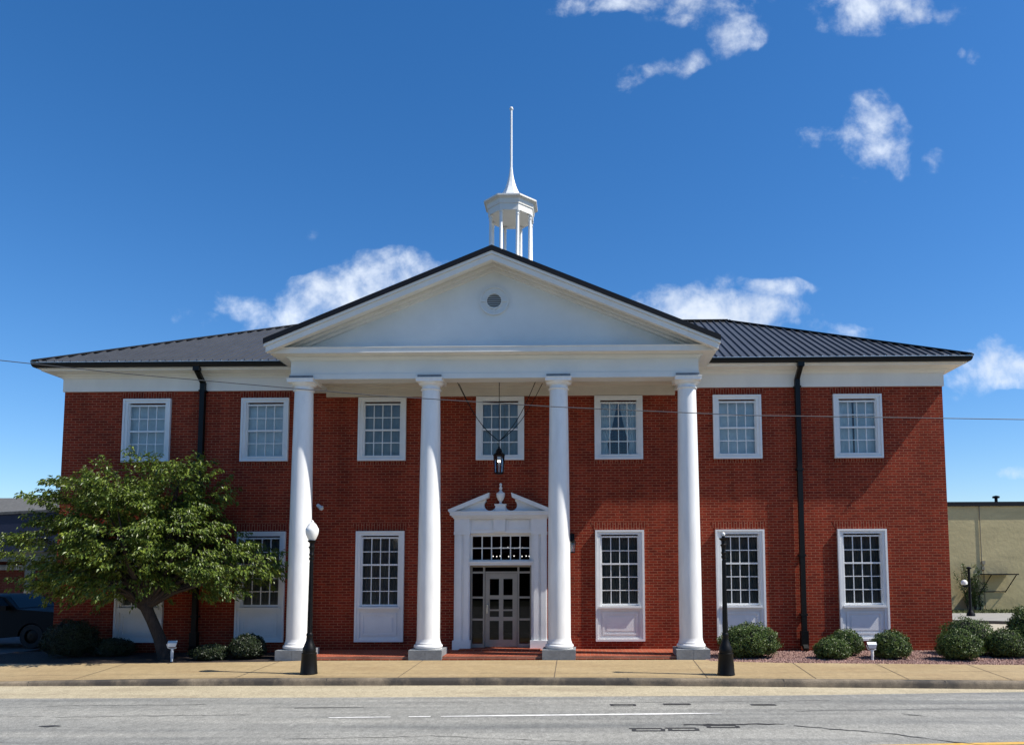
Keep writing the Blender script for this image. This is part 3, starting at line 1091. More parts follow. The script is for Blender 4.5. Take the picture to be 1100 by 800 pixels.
# portico --------------------------------------------------------------
CX = [-4.69, -1.563, 1.563, 4.69]
PY = -1.30
for x in CX:
    c = MB()
    zs0, zs1 = .46, 6.46
    prof = []
    for i in range(17):
        t = i / 16
        r = .272 - .052 * t ** 1.7
        prof.append((r, zs0 + (zs1 - zs0) * t))
    c.lathe(prof, (x, PY, 0), 40)
    col = c.build('column', M['white_col'], bld, (x, PY, .0), 60)
    b = MB()
    pr = [(.325, .225)]
    for k in range(9):
        a = -math.pi / 2 + math.pi * k / 8
        pr.append((.285 + .055 * math.cos(a), .285 + .055 * math.sin(a)))
    pr += [(.30, .35), (.30, .365), (.292, .375), (.281, .41), (.274, .461)]
    b.lathe(pr, (x, PY, 0), 40)
    part(b, 'base', M['white_col'], col, 50)
    p = MB()
    p.box(x - .39, x - .004, PY - .39, PY + .39, -.02, .225)
    p.box(x + .004, x + .39, PY - .39, PY + .39, -.02, .225)
    p.box(x - .38, x + .38, PY - .38, PY + .38, -.02, .221)
    part(p, 'plinth', M['stone'], col)
    k = MB()
    pr = [(.221, 6.44), (.245, 6.445), (.255, 6.46), (.245, 6.475), (.222, 6.48), (.222, 6.545), (.235, 6.55), (.235, 6.565)]
    for j in range(6):
        a = math.pi / 2 * j / 5
        pr.append((.235 + .062 * math.sin(a), 6.565 + .055 * (1 - math.cos(a))))
    pr.append((.30, 6.63))
    k.lathe(pr, (x, PY, 0), 40)
    k.box(x - .315, x + .315, PY - .315, PY + .315, 6.628, 6.70)
    k.box(x - .33, x + .33, PY - .33, PY + .33, 6.70, 6.722)
    k.box(x - .29, x + .29, PY - .245, PY + .20, 6.722, 6.80, 1)
    part(k, 'capital', [M['white_col'], M['stone']], col, 40)

EX = 4.955
en = MB()


def pring(mb, prof, x=EX, yf=-1.5, yb=-.03, mi=0):
    """profile swept round three sides of the portico"""
    n = len(prof)
    vs = []
    for sx, fr in ((-1, 0), (-1, 1), (1, 1), (1, 0)):
        for o, z in prof:
            vs.append((sx * (x + o), (yf - o) if fr else yb, z))
    fs = []
    for k in range(3):
        for j in range(n - 1):
            fs.append((k * n + j, (k + 1) * n + j, (k + 1) * n + j + 1, k * n + j + 1))
    mb.add(vs, fs, mi)


pring(en, [(-.42, 6.85), (-.42, 6.712), (.018, 6.712), (.018, 6.835), (.0, 6.845), (.0, 7.17), (.02, 7.172), (.03, 7.20), (.075, 7.235), (.10, 7.238), (.10, 7.262)])
part(en, 'entablature', M['tymp'], bld)
cn = MB()
pring(cn, [(.09, 7.262), (.37, 7.262), (.37, 7.255), (.385, 7.255), (.385, 7.375), (.40, 7.385), (.40, 7.40), (.38, 7.405), (-.02, 7.43)], yb=-.40)
RS = .413


def rake(mb, a, b, y0, y1, x1, x0=0.0, mi=0):
    for s_ in (-1, 1):
        poly = [(s_ * x0, 9.78 - a - RS * x0), (s_ * x1, 9.78 - a - RS * x1), (s_ * x1, 9.78 - b - RS * x1), (s_ * x0, 9.78 - b - RS * x0)]
        if s_ < 0:
            poly = poly[::-1]
        mb.prism(poly, y0, y1, mi)


rake(cn, .13, .20, -2.115, -1.95, 5.385)
rake(cn, .205, .34, -2.085, -1.95, 5.345)
rake(cn, .20, .26, -1.95, -1.48, 5.24)
rake(cn, .265, .335, -1.70, -1.49, 5.05)
rake(cn, .34, .41, -1.60, -1.49, 4.9)
part(cn, 'cornice', M['white_trim'], bld)
ty = MB()
zt_ = 9.78 - .36
ty.prism([(-(zt_ - 7.40) / RS, 7.40), ((zt_ - 7.40) / RS, 7.40), (0, zt_)], -1.50, -1.35)
ped = part(ty, 'pediment', M['tymp'], bld)
vn = MB()
vz = 8.62
seg = 28
for r0, r1, yy in ((.325, .355, -1.56), (.20, .325, -1.52), (.175, .20, -1.56)):
    vs, fs = [], []
    for k in range(seg):
        a = 2 * math.pi * k / seg
        for r in (r0, r1):
            for y in (yy, -1.49):
                vs.append((r * math.cos(a), y, vz + r * math.sin(a)))
    for k in range(seg):
        q, w_ = 4 * k, 4 * ((k + 1) % seg)
        fs += [(q, w_, w_ + 2, q + 2), (q + 2, w_ + 2, w_ + 3, q + 3), (q + 1, q, w_, w_ + 1)]
    vn.add(vs, fs)
for a in (0, 90, 180, 270):
    c, s_ = math.cos(R(a)), math.sin(R(a))
    vn.bar((.19 * c, -1.535, vz + .19 * s_), (.35 * c, -1.535, vz + .35 * s_), .04 if a % 180 else .03, .03 if a % 180 else .04)
vent = part(vn, 'vent', M['tymp'], ped)
lv = MB()
for k in range(7):
    z = vz - .15 + k * .05
    w_ = math.sqrt(max(0, .18 ** 2 - (z - vz) ** 2))
    lv.add([(-w_, -1.525, z - .012), (w_, -1.525, z - .012), (w_, -1.502, z + .022), (-w_, -1.502, z + .022)], [(0, 1, 2, 3), (3, 2, 1, 0)])
lv.lathe([(0.001, 0), (.185, 0)], (0, 0, 0), 24, 1, cap=False)
n_ = 48
lv.v[-n_:] = [(x_, -1.5015, vz + y_) for (x_, y_, z_) in lv.v[-n_:]]
lv.build('louvre', [M['tymp'], M['ceil_dim']], vent, OFF[vent.name])

# portico gable roof
pr_ = MB()
yv = lambda z: -EO + (z - EZ) / sl_
for s_ in (-1, 1):
    zt1 = 9.78 - RS * 5.395
    top = [(0, -2.135, 9.78), (s_ * 5.395, -2.135, zt1), (s_ * 5.395, yv(zt1) + .12, zt1), (0, yv(9.78) + .12, 9.78)]
    bot = [(a, b, c - .13) for a, b, c in top]
    pr_.add(top + bot, [(0, 1, 2, 3), (7, 6, 5, 4), (0, 4, 5, 1), (1, 5, 6, 2), (2, 6, 7, 3)])
proof = part(pr_, 'portico_roof', M['ridge'], bld)
cl = MB()
cl.add([(-EX + .4, -1.12, 6.84), (EX - .4, -1.12, 6.84), (EX - .4, -.02, 6.84), (-EX + .4, -.02, 6.84)], [(0, 1, 2, 3)])
cl.box(-EX + .40, EX - .40, -.06, -.001, 6.60, 6.80)
cl.box(-EX + .40, EX - .40, -.09, -.001, 6.80, 6.84)
cl.box(-EX + .40, EX - .40, -.60, -.55, 6.81, 6.839)
cl.box(-EX + .40, EX - .40, -.95, -.90, 6.81, 6.839)
part(cl, 'portico_ceiling', M['ceil'], bld)
pf = MB()
pf.box(-5.08, 5.08, -1.60, -.001, -.1, .072)
pf.box(-5.08, 5.08, -1.66, -1.60, -.1, .02, 0)
pf.box(-.98, 1.06, -.45, .9, .073, .105)
part(pf, 'porch_floor', M['paver'], bld)

# entrance ---------------------------------------------------------------
dc = .03
su = MB()
for s_ in (-1, 1):
    xo, xi = dc + s_ * 1.185, dc + s_ * .79
    a, b = min(xo, xi), max(xo, xi)
    su.box(a, b, -.09, 0.02, .28, 3.06)
    for k in range(2):
        q = a + .06 + k * .19
        su.box(q, q + .125, -.125, -.09, .30, 2.98)
    su.box(a - .03, b + .03, -.16, .02, .073, .30)
    su.box(a - .01, b + .01, -.14, .02, 2.98, 3.06)
    su.box(a, b, -.15, .02, 3.06, 3.39)
    su.box(xi - .04 if s_ < 0 else xi - .01, xi + .01 if s_ < 0 else xi + .04, -.05, .22, .073, 3.0) if False else None
su.box(dc - .79, dc + .79, -.08, .02, 3.02, 3.39)
su.box(dc - .17, dc + .12, -.13, .02, 3.06, 3.39)
for q0, q1 in ((-.74, -.22), (.17, .74)):
    for (a, b, c, d) in ((q0, q0 + .03, 3.10, 3.36), (q1 - .03, q1, 3.10, 3.36), (q0 + .03, q1 - .03, 3.10, 3.13), (q0 + .03, q1 - .03, 3.33, 3.36)):
        su.box(dc + a, dc + b, -.095, -.08, c, d)
for o, z0, z1 in ((.02, 3.39, 3.43), (.06, 3.43, 3.47), (.10, 3.47, 3.545), (.12, 3.545, 3.575)):
    su.box(dc - 1.185 - o, dc + 1.185 + o, -.16 - o, .0, z0, z1)
su.box(dc - .80, dc + .80, -.10, .10, 2.20, 2.29)
su.box(dc - .84, dc + .84, -.13, .02, 2.26, 2.30)
# broken pediment
for s_ in (-1, 1):
    def T_(x_, z_): return (dc + s_ * x_, z_)
    # raking board
    poly = [T_(1.33, 3.575), T_(1.33, 3.62), T_(.28, 4.05), T_(.30, 3.93), T_(.36, 3.90), T_(1.17, 3.575)]
    su.prism(poly if s_ > 0 else poly[::-1], -.27, .0)
    # tympanum with scroll cut
    arc = []
    for k in range(11):
        a = R(60 - 190 * k / 10)
        arc.append((.325 - .0 + .155 * -math.cos(a) * -1, 3.735 + .135 * math.sin(a)))
    pts = [(1.17, 3.575), (.38, 3.895)]
    for k in range(12):
        a = R(50 - (230) * k / 11)
        pts.append((.275 + .15 * math.cos(a), 3.735 + .14 * math.sin(a)))
    pts += [(.10, 3.65), (.10, 3.575)]
    poly = [T_(a, b) for a, b in pts]
    su.prism(poly if s_ > 0 else poly[::-1], -.12, .0)
su.box(dc - .13, dc + .13, -.20, .0, 3.575, 3.73)
su.box(dc - .15, dc + .15, -.22, .0, 3.73, 3.76)
surr = part(su, 'door_surround', M['white'], bld)
ur = MB()
ur.lathe([(.05, 3.76), (.055, 3.775), (.03, 3.79), (.03, 3.82), (.07, 3.87), (.105, 3.95), (.115, 4.02), (.10, 4.055), (.06, 4.07), (.035, 4.10), (.025, 4.13), (.045, 4.16), (.04, 4.19), (.02, 4.22), (.035, 4.25), (.028, 4.29), (.005, 4.31)], (dc, -.12, 0), 20)
part(ur, 'urn', M['white'], surr, 50)
# transom
tz0, tz1, tx = 2.34, 2.94, .735
tr = MB()
tr.box(dc - .79, dc - tx, .0, .10, 2.29, 3.02)
tr.box(dc + tx, dc + .79, .0, .10, 2.29, 3.02)
tr.box(dc - tx, dc + tx, .0, .10, tz1, 3.02)
tr.box(dc - tx, dc + tx, .0, .10, 2.29, tz0)
for k in range(1, 6):
    x = dc - tx + 2 * tx * k / 6
    tr.box(x - .014, x + .014, .02, .06, tz0, tz1)
tr.box(dc - tx, dc + tx, .018, .058, (tz0 + tz1) / 2 - .014, (tz0 + tz1) / 2 + .014)
tw = part(tr, 'transom_window', M['greige2'] if 'greige2' in M else M['white_trim'], surr)
tg = MB()
tg.add([(dc - tx, .045, tz0), (dc + tx, .045, tz0), (dc + tx, .045, tz1), (dc - tx, .045, tz1)], [(0, 1, 2, 3)])
part(tg, 'transom_glass', M['glass_dark'], surr)
# aluminium entrance frame
F0, F1, DY = dc - .79, dc + .79, .10
d0, d1 = dc - .41, dc + .41
fr = MB()
for a, b in ((F0, F0 + .045), (F1 - .045, F1), (d0 - .055, d0 - .01), (d1 + .01, d1 + .055)):
    fr.box(a, b, DY - .03, DY + .06, .106, 2.20)
for a, b in ((F0 + .045, d0 - .055), (d0 - .01, d1 + .01), (d1 + .055, F1 - .045)):
    fr.box(a, b, DY - .03, DY + .06, 2.15, 2.20)
    fr.box(a, b, DY - .03, DY + .06, 1.99, 2.04)
for a, b in ((F0 + .045, d0 - .055), (d1 + .055, F1 - .045)):
    fr.box(a, b, DY - .025, DY + .055, .106, .20)
    fr.box(a, b, DY - .025, DY + .055, .79, .84)
    fr.box(a, b, DY - .025, DY + .055, 1.35, 1.40)
efr = part(fr, 'entrance_frame', M['greige'], bld)
sg = MB()
for a, b in ((F0 + .045, d0 - .055), (d1 + .055, F1 - .045)):
    for c, d in ((.20, .79), (.84, 1.35), (1.40, 1.99), (2.04, 2.15)):
        sg.add([(a, DY + .02, c), (b, DY + .02, c), (b, DY + .02, d), (a, DY + .02, d)], [(0, 1, 2, 3)])
sg.add([(d0, DY + .02, 2.04), (d1, DY + .02, 2.04), (d1, DY + .02, 2.15), (d0, DY + .02, 2.15)], [(0, 1, 2, 3)])
part(sg, 'sidelight_glass', M['glass_dark'], efr)
dr = MB()
xa, xb, xc, xd = d0, d0 + .115, dc - .055, dc + .055
y0, y1 = DY - .01, DY + .035
dr.box(d0, xb, y0, y1, .12, 1.985)
dr.box(d1 - .115, d1, y0, y1, .12, 1.985)
dr.box(xc, xd, y0, y1, .30, 1.85)
dr.box(xb, d1 - .115, y0, y1, 1.85, 1.985)
dr.box(xb, d1 - .115, y0, y1, .12, .30)
for a, b in ((xb, xc), (xd, d1 - .115)):
    dr.box(a, b, y0, y1, .78, .88)
    dr.box(a, b, y0, y1, 1.33, 1.43)
    dr.box(a, b, y0 + .005, y1, 1.03, 1.07)
door = part(dr, 'door', M['greige'], bld)
dg = MB()
for a, b in ((xb, xc), (xd, d1 - .115)):
    for c, d in ((.30, .78), (.88, 1.33), (1.43, 1.85)):
        dg.add([(a, DY + .015, c), (b, DY + .015, c), (b, DY + .015, d), (a, DY + .015, d)], [(0, 1, 2, 3)])
part(dg, 'door_glass', M['glass_dark'], door)
dh = MB()
dh.tube([(d0 + .05, DY - .01, 1.20), (d0 + .05, DY - .07, 1.19), (d0 + .05, DY - .075, 1.08), (d0 + .05, DY - .07, .97), (d0 + .05, DY - .01, .96)], .013, 8)
part(dh, 'handle', M['chrome'], door, True)

# cupola -------------------------------------------------------------------
cy0, cxx = 3.9, -.085
cu_ = MB()

o8 = math.pi / 8
cu_.lathe([(.70, 13.24), (.755, 13.20), (.755, 13.40), (.78, 13.41), (.78, 13.44), (.79, 13.46), (.79, 13.56), (.84, 13.60), (.90, 13.61), (.90, 13.66), (.5, 13.70)], (cxx, cy0, 0), 8, rot=o8)
cup = part(cu_, 'cupola', M['white_trim'], bld)
q = MB()
q.box(cxx - .85, cxx + .85, cy0 - .85, cy0 + .85, 9.3, 11.0)
q.box(cxx - .93, cxx + .93, cy0 - .93, cy0 + .93, 11.0, 11.1)
q.lathe([(.80, 11.1), (.80, 11.4), (.84, 11.42), (.84, 11.48)], (cxx, cy0, 0), 8, rot=o8)
part(q, 'pedestal', M['white_trim'], cup)
for k in range(8):
    a = o8 + k * math.pi / 4
    px_, py_ = cxx + .67 * math.cos(a), cy0 + .67 * math.sin(a)
    q = MB()
    q.lathe([(.075, 11.48), (.075, 11.52), (.058, 11.54), (.05, 13.06), (.065, 13.07), (.065, 13.09), (.05, 13.10), (.05, 13.15), (.08, 13.18), (.08, 13.21)], (px_, py_, 0), 12)
    part(q, 'column', M['white'], cup, 40)
q = MB()
q.lathe([(.90, 13.661), (.62, 13.73), (.44, 13.81), (.35, 13.92), (.27, 14.06), (.195, 14.22), (.135, 14.40), (.09, 14.58), (.06, 14.76), (.045, 14.92)], (cxx, cy0, 0), 8, rot=o8)
part(q, 'cupola_roof', M['white'], cup)
q = MB()
q.lathe([(.040, 14.88), (.034, 16.85)], (cxx, cy0, 0), 10)
part(q, 'spire', M['white'], cup, 60)
q = MB()
q.lathe([(.01, 16.83), (.045, 16.85), (.065, 16.90), (.045, 16.95), (.01, 16.97)], (cxx, cy0, 0), 12)
part(q, 'finial', M['white'], cup, 60)
# wall spigot
q = MB()
q.tube([(8.36, 0, .36), (8.36, -.10, .36), (8.34, -.13, .30)], .018, 8)
q.box(8.30, 8.38, -.12, -.06, .38, .41)
part(q, 'spigot', M['iron'], bld)

# ------------------------------------------------------------------ lamps on the building and in the porch
lt = thing('hanging_lantern', (.045, -.7, 4.47), 'black hanging lantern with lit bulb suspended in the porch above the entrance', 'lantern')
LX, LY = .045, -.7
q = MB()
q.lathe([(.14, 5.0), (.185, 4.985), (.19, 5.0), (.10, 5.08), (.085, 5.10), (.10, 5.12), (.06, 5.18), (.03, 5.20), (.03, 5.24), (.012, 5.26)], (LX, LY, 0), 6, rot=0)
part(q, 'roof', M['iron'], lt)
q = MB()
for k in range(6):
    a = math.pi / 3 * k
    q.bar((LX + .165 * math.cos(a), LY + .165 * math.sin(a), 5.0), (LX + .135 * math.cos(a), LY + .135 * math.sin(a), 4.50), .016, .016)
q.lathe([(.09, 4.47), (.145, 4.48), (.145, 4.51), (.09, 4.515)], (LX, LY, 0), 6)
part(q, 'frame', M['iron'], lt)
q = MB()
q.lathe([(.13, 4.515), (.158, 4.985)], (LX, LY, 0), 6, cap=False)
part(q, 'glass_pane', M['lglass'], lt)
q = MB()
for dx in (-.035, 0, .035):
    q.lathe([(.003, 4.80), (.012, 4.815), (.010, 4.84), (.002, 4.86)], (LX + dx, LY, 0), 8)
part(q, 'bulb', M['bulb'], lt, True)
q = MB()
q.lathe([(.012, 4.515), (.012, 4.72), (.05, 4.73), (.05, 4.74), (.012, 4.75), (.012, 4.80)], (LX, LY, 0), 8)
part(q, 'candle_holder', M['fixture'], lt, True)
q = MB()
for o in lt.children:
    o.scale = (.82, .82, .9)
q.tube([(LX, LY, 5.16), (LX, LY, 6.84)], .010, 6)
for ex_, ey in ((-1.02, -1.0), (-1.02, -.4), (1.02, -1.0), (1.12, -.4)):
    pts = []
    for k in range(13):
        t = k / 12
        pts.append((LX + (ex_ - LX) * t, LY + (ey - LY) * t, 5.30 + (6.84 - 5.30) * t - .22 * math.sin(math.pi * t)))
    q.tube(pts, .009, 5)
part(q, 'stay_wire', M['iron'], lt)

wlm = thing('wall_lantern', (1.87, -.02, 2.5), 'small black lantern on the brick wall right of the entrance behind a column', 'lantern')
q = MB()
q.box(1.80, 1.92, -.03, 0, 2.72, 3.0)
q.tube([(1.86, -.03, 2.9), (1.86, -.14, 3.02), (1.86, -.20, 2.98), (1.86, -.20, 2.92)], .014, 6)
part(q, 'bracket', M['iron'], wlm)
q = MB()
q.lathe([(.10, 2.80), (.135, 2.79), (.03, 2.92), (.02, 2.96)], (1.86, -.20, 0), 4, rot=math.pi / 4)
for k in range(4):
    a = math.pi / 4 + math.pi / 2 * k
    q.bar((1.86 + .125 * math.cos(a), -.2 + .125 * math.sin(a), 2.80), (1.86 + .10 * math.cos(a), -.2 + .10 * math.sin(a), 2.52), .012, .012)
q.lathe([(.08, 2.50), (.115, 2.51), (.115, 2.53), (.06, 2.53)], (1.86, -.20, 0), 4, rot=math.pi / 4)
part(q, 'frame', M['iron'], wlm)
q = MB()
q.lathe([(.095, 2.53), (.12, 2.79)], (1.86, -.20, 0), 4, rot=math.pi / 4, cap=False)
part(q, 'glass_pane', M['lglass'], wlm)
q = MB()
q.lathe([(.015, 2.53), (.015, 2.64), (.02, 2.66), (.005, 2.72)], (1.86, -.20, 0), 8)
part(q, 'candle', M['fixture'], wlm)

sc = thing('wall_camera', (-4.62, -.02, 3.68), 'small white bullet camera fixed to the shaded brick beside the first column', 'security camera')
q = MB()
q.tube([(-4.70, -.10, 3.76), (-4.56, -.19, 3.66)], [.045, .05], 12)
part(q, 'housing', M['fixture'], sc, 40)
q = MB()
q.tube([(-4.64, 0, 3.70), (-4.63, -.14, 3.70)], .02, 8)
q.box(-4.69, -4.59, -.02, 0, 3.65, 3.75)
part(q, 'bracket', M['fixture'], sc)

ch = thing('chandelier', (.1, 2.2, 2.4), 'dim chandelier with small lit bulbs seen through the window above the door', 'chandelier')
q = MB()
q.tube([(.1, 2.2, 2.35), (.1, 2.2, 3.9)], .02, 8)
q.lathe([(.01, 2.3), (.07, 2.4), (.03, 2.55), (.06, 2.65), (.02, 2.75)], (.1, 2.2, 0), 12)
part(q, 'stem', M['iron'], ch, True)
for n_, r_, z_ in ((8, .52, 2.44), (6, .33, 2.68)):
    for k in range(n_):
        a = 2 * math.pi * (k + .3) / n_
        ex_, ey = .1 + r_ * math.cos(a), 2.2 + r_ * math.sin(a)
        q = MB()
        q.tube([(.1, 2.2, z_ - .06), ((.1 + ex_) / 2, (2.2 + ey) / 2, z_ - .14), (ex_, ey, z_ - .05), (ex_, ey, z_)], .008, 5)
        arm = part(q, 'arm', M['iron'], ch)
        q = MB()
        q.lathe([(.004, 0), (.015, .015), (.014, .03), (.003, .042)], (ex_, ey, z_), 8)
        part(q, 'bulb', M['bulb'], arm, True)


# ------------------------------------------------------------------ street lamps
def street_lamp(x, y, top, globe, label, lean=0.0):
    z0 = walk_z(x, y)
    t = thing('street_lamp', (x, y, z0), label, 'street lamp', 'black cast iron lamp posts on the sidewalk')
    q = MB()
    q.lathe([(.178, 0), (.178, .02), (.172, .035), (.148, .40), (.152, .41), (.152, .43), (.13, .44), (.135, .48), (.13, .53), (.10, .60), (.072, .68), (.060, .76),
             (.068, .78), (.068, .81), (.052, .84)], (x, y, z0), 24)
    part(q, 'base', M['iron'], t, 35)
    q = MB()
    q.lathe([(.052, .84), (.036, top - .42), (.052, top - .40), (.052, top - .36), (.034, top - .35)], (x, y, z0), 20)
    part(q, 'post', M['iron'], t, 35)
    # flutes
    q = MB()
    for k in range(10):
        a = 2 * math.pi * k / 10
        q.tube([(x + .050 * math.cos(a), y + .050 * math.sin(a), z0 + .86), (x + .036 * math.cos(a), y + .036 * math.sin(a), z0 + top - .46)], .006, 5)
    part(q, 'fluting', M['iron'], t, True)
    q = MB()
    q.lathe([(.036, top - .35), (.055, top - .30), (.042, top - .26), (.048, top - .18), (.068, top - .14), (.045, top - .12), (.045, top - .06), (.085, top - .02), (.09, top), (.04, top + .005)], (x, y, z0), 20)
    part(q, 'collar', M['iron'], t, 35)
    q = MB()
    if globe:
        q.lathe([(.06, top - .005), (.085, top + .03), (.125, top + .13), (.135, top + .20), (.13, top + .25), (.118, top + .26), (.085, top + .33), (.040, top + .375), (.025, top + .385), (.028, top + .40), (.005, top + .43)], (x, y, z0), 28)
        part(q, 'globe', M['globe'], t, 50)
    else:
        q.lathe([(.035, top + .0), (.035, top + .04)], (x, y, z0), 12, 1)
        q.lathe([(.022, top + .04), (.042, top + .075), (.03, top + .11), (.005, top + .12)], (x, y, z0), 14)
        part(q, 'bare_bulb', [M['globe'], M['iron']], t, 50)
    return t


street_lamp(-3.57, -3.70, 2.76, True, 'black lamp post with white acorn globe in front of the leftmost column')
street_lamp(5.01, -3.98, 2.76, False, 'black lamp post with no globe, only a bare bulb, beside the round bush')


# ------------------------------------------------------------------ floodlights
def floodlight(x, y, h, yaw, label):
    t = thing('floodlight', (x, y, 0), label, 'floodlight', 'small white floodlights on stakes')
    q = MB()
    q.tube([(x, y, -.02), (x, y, h - .10)], .028, 8)
    q.lathe([(.028, .06), (.034, .10), (.034, .22), (.028, .25)], (x, y, 0), 10)
    part(q, 'stake', M['fixture'], t, 40)
    q = MB()
    c, s_ = math.cos(yaw), math.sin(yaw)
    hw, hd, hh = .10, .05, .045
    pts = []
    for zz, ww, k in ((-hh, hw * .75, 0), (hh, hw, 1)):
        for a, b in ((-ww, -hd), (ww, -hd), (ww, hd), (-ww, hd)):
            pts.append((x + a * c - b * s_, y + a * s_ + b * c, h + zz + b * .5))
    q.add(pts, [(0, 3, 2, 1), (4, 5, 6, 7), (0, 1, 5, 4), (1, 2, 6, 5), (2, 3, 7, 6), (3, 0, 4, 7)])
    part(q, 'housing', M['fixture'], t)
    q = MB()
    q.tube([(x - .09 * c, y - .09 * s_, h - .09), (x, y, h - .12), (x + .09 * c, y + .09 * s_, h - .09)], .012, 6)
    q.tube([(x - .09 * c, y - .09 * s_, h - .09), (x - .12 * c, y - .12 * s_, h)], .012, 6)
    part(q, 'bracket', M['fixture'], t)
    return t


floodlight(-7.44, -1.80, .40, .3, 'small white floodlight on a stake in the dark bed by the tree trunk')
floodlight(8.72, -1.95, .34, -.2, 'small white floodlight on a stake between bushes in the red gravel')


# ------------------------------------------------------------------ vegetation
def leaf(mb, p, d, n, ln_, w, fold=.25):
    d = d.normalized()
    s_ = d.cross(n)
    if s_.length < .01:
        s_ = d.orthogonal()
    s_.normalize()
    up = s_.cross(d)
    mid = p + d * ln_ * .45
    mb.add([p, mid + s_ * w / 2 + up * w * fold, p + d * ln_ - up * ln_ * .15, mid - s_ * w / 2 + up * w * fold], [(0, 1, 2), (0, 2, 3)])


def rv(r):
    while True:
        v = Vector((r.uniform(-1, 1), r.uniform(-1, 1), r.uniform(-1, 1)))
        if .05 < v.length < 1:
            return v


tree = thing('tree', (-7.86, -1.25, 0), 'low spreading green tree with a leaning trunk in front of the left wing', 'tree')
tk = MB()
rt = random.Random(11)
base = Vector((-7.86, -1.25, -.05))
fork = Vector((-8.42, -1.28, 1.28))
tk.tube([base, base + Vector((-.06, 0, .15)), base + Vector((-.20, .01, .55)), base + Vector((-.38, -.01, .95)), fork], [.21, .165, .14, .13, .14], 12)
ends = []
LOBES = [(-9.55, 3.55, 1.45, .95, 1.35), (-8.55, 4.0, 1.35, .85, 1.3), (-10.35, 2.5, 1.15, 1.0, 1.25), (-8.9, 2.35, 1.6, .85, 1.4), (-7.45, 2.75, 1.25, .9, 1.3),
         (-6.25, 2.25, 1.05, .62, 1.0), (-7.3, 4.2, .75, .75, .8), (-8.5, 3.1, 1.7, 1.1, 1.5), (-6.75, 1.95, .9, .5, .9), (-10.3, 3.35, .5, .55, .7), (-9.6, 1.85, 1.2, .55, 1.1), (-5.6, 2.35, .5, .42, .6)]
for (x, z, a, b, c) in LOBES:
    for k in range(4):
        e = Vector((x + rt.uniform(-.7, .7) * a, -1.3 + rt.uniform(-.7, .7) * c, z + rt.uniform(-.4, .7) * b))
        mid = fork.lerp(e, .45) + Vector((rt.uniform(-.15, .15), rt.uniform(-.15, .15), rt.uniform(.0, .25)))
        r0 = .055 if k else .085
        pts = [fork + Vector((0, 0, -.1)), fork.lerp(mid, .5) + Vector((rt.uniform(-.06, .06), rt.uniform(-.06, .06), .05)), mid, mid.lerp(e, .5) + Vector((0, 0, rt.uniform(-.05, .1))), e]
        tk.tube(pts, [r0, r0 * .8, r0 * .55, r0 * .3, .008], 6)
        ends.append((mid, e))
part(tk, 'trunk', M['bark'], tree, 60)
cr = MB()
tw_ = MB()


def inside(p):
    return any(((p.x - x) / a) ** 2 + ((p.z - z) / b) ** 2 + ((p.y + 1.3) / c) ** 2 < 1 for x, z, a, b, c in LOBES)


nsp = 0
while nsp < 1050:
    L_ = rt.choices(LOBES, weights=[l[2] * l[3] * l[4] ** .5 for l in LOBES])[0]
    v = rv(rt)
    v = v.normalized() * (v.length ** .28) if rt.random() < .75 else v
    p = Vector((L_[0] + v.x * L_[2], -1.3 + v.y * L_[4], L_[1] + v.z * L_[3]))
    if noise.noise(p * 1.7 + Vector((3, 7, 1))) < .0 and rt.random() < .93:
        continue
    if p.z < 1.05 or p.y > -.25:
        continue
    nsp += 1
    out = Vector((p.x + 8.4, (p.y + 1.3) * 1.2, (p.z - 2.2) * .5)).normalized()
    out = (out + rv(rt) * .45).normalized()
    ln0 = rt.uniform(.35, .75)
    # a twig with alternate drooping leaves
    a0 = p - out * ln0 * .5
    pts = [a0 + out * ln0 * t + Vector((0, 0, -.16 * ln0 * t * t)) for t in (0, .33, .66, 1)]
    tw_.tube(pts, [.007, .006, .004, .002], 3)
    side = out.cross(Vector((0, 0, 1))).normalized()
    for k in range(40):
        t = rt.uniform(0, 1.08)
        spread = .20 * (1.15 - .6 * t)
        q_ = a0 + out * ln0 * t + Vector((0, 0, -.16 * ln0 * t * t)) + side * rt.uniform(-1, 1) * spread + Vector((0, 0, rt.uniform(-.06, .05)))
        dd = out * rt.uniform(.2, 1) + side * rt.uniform(-.9, .9) + Vector((0, 0, rt.uniform(-1.0, -.05)))
        nn_ = Vector((rt.uniform(-.5, .5), rt.uniform(-.5, .5), 1))
        leaf(cr, q_, dd, nn_, rt.uniform(.07, .135), rt.uniform(.034, .060))
crown = part(cr, 'crown', M['leaf'], tree)
part(tw_, 'twigs', M['bark'], tree)


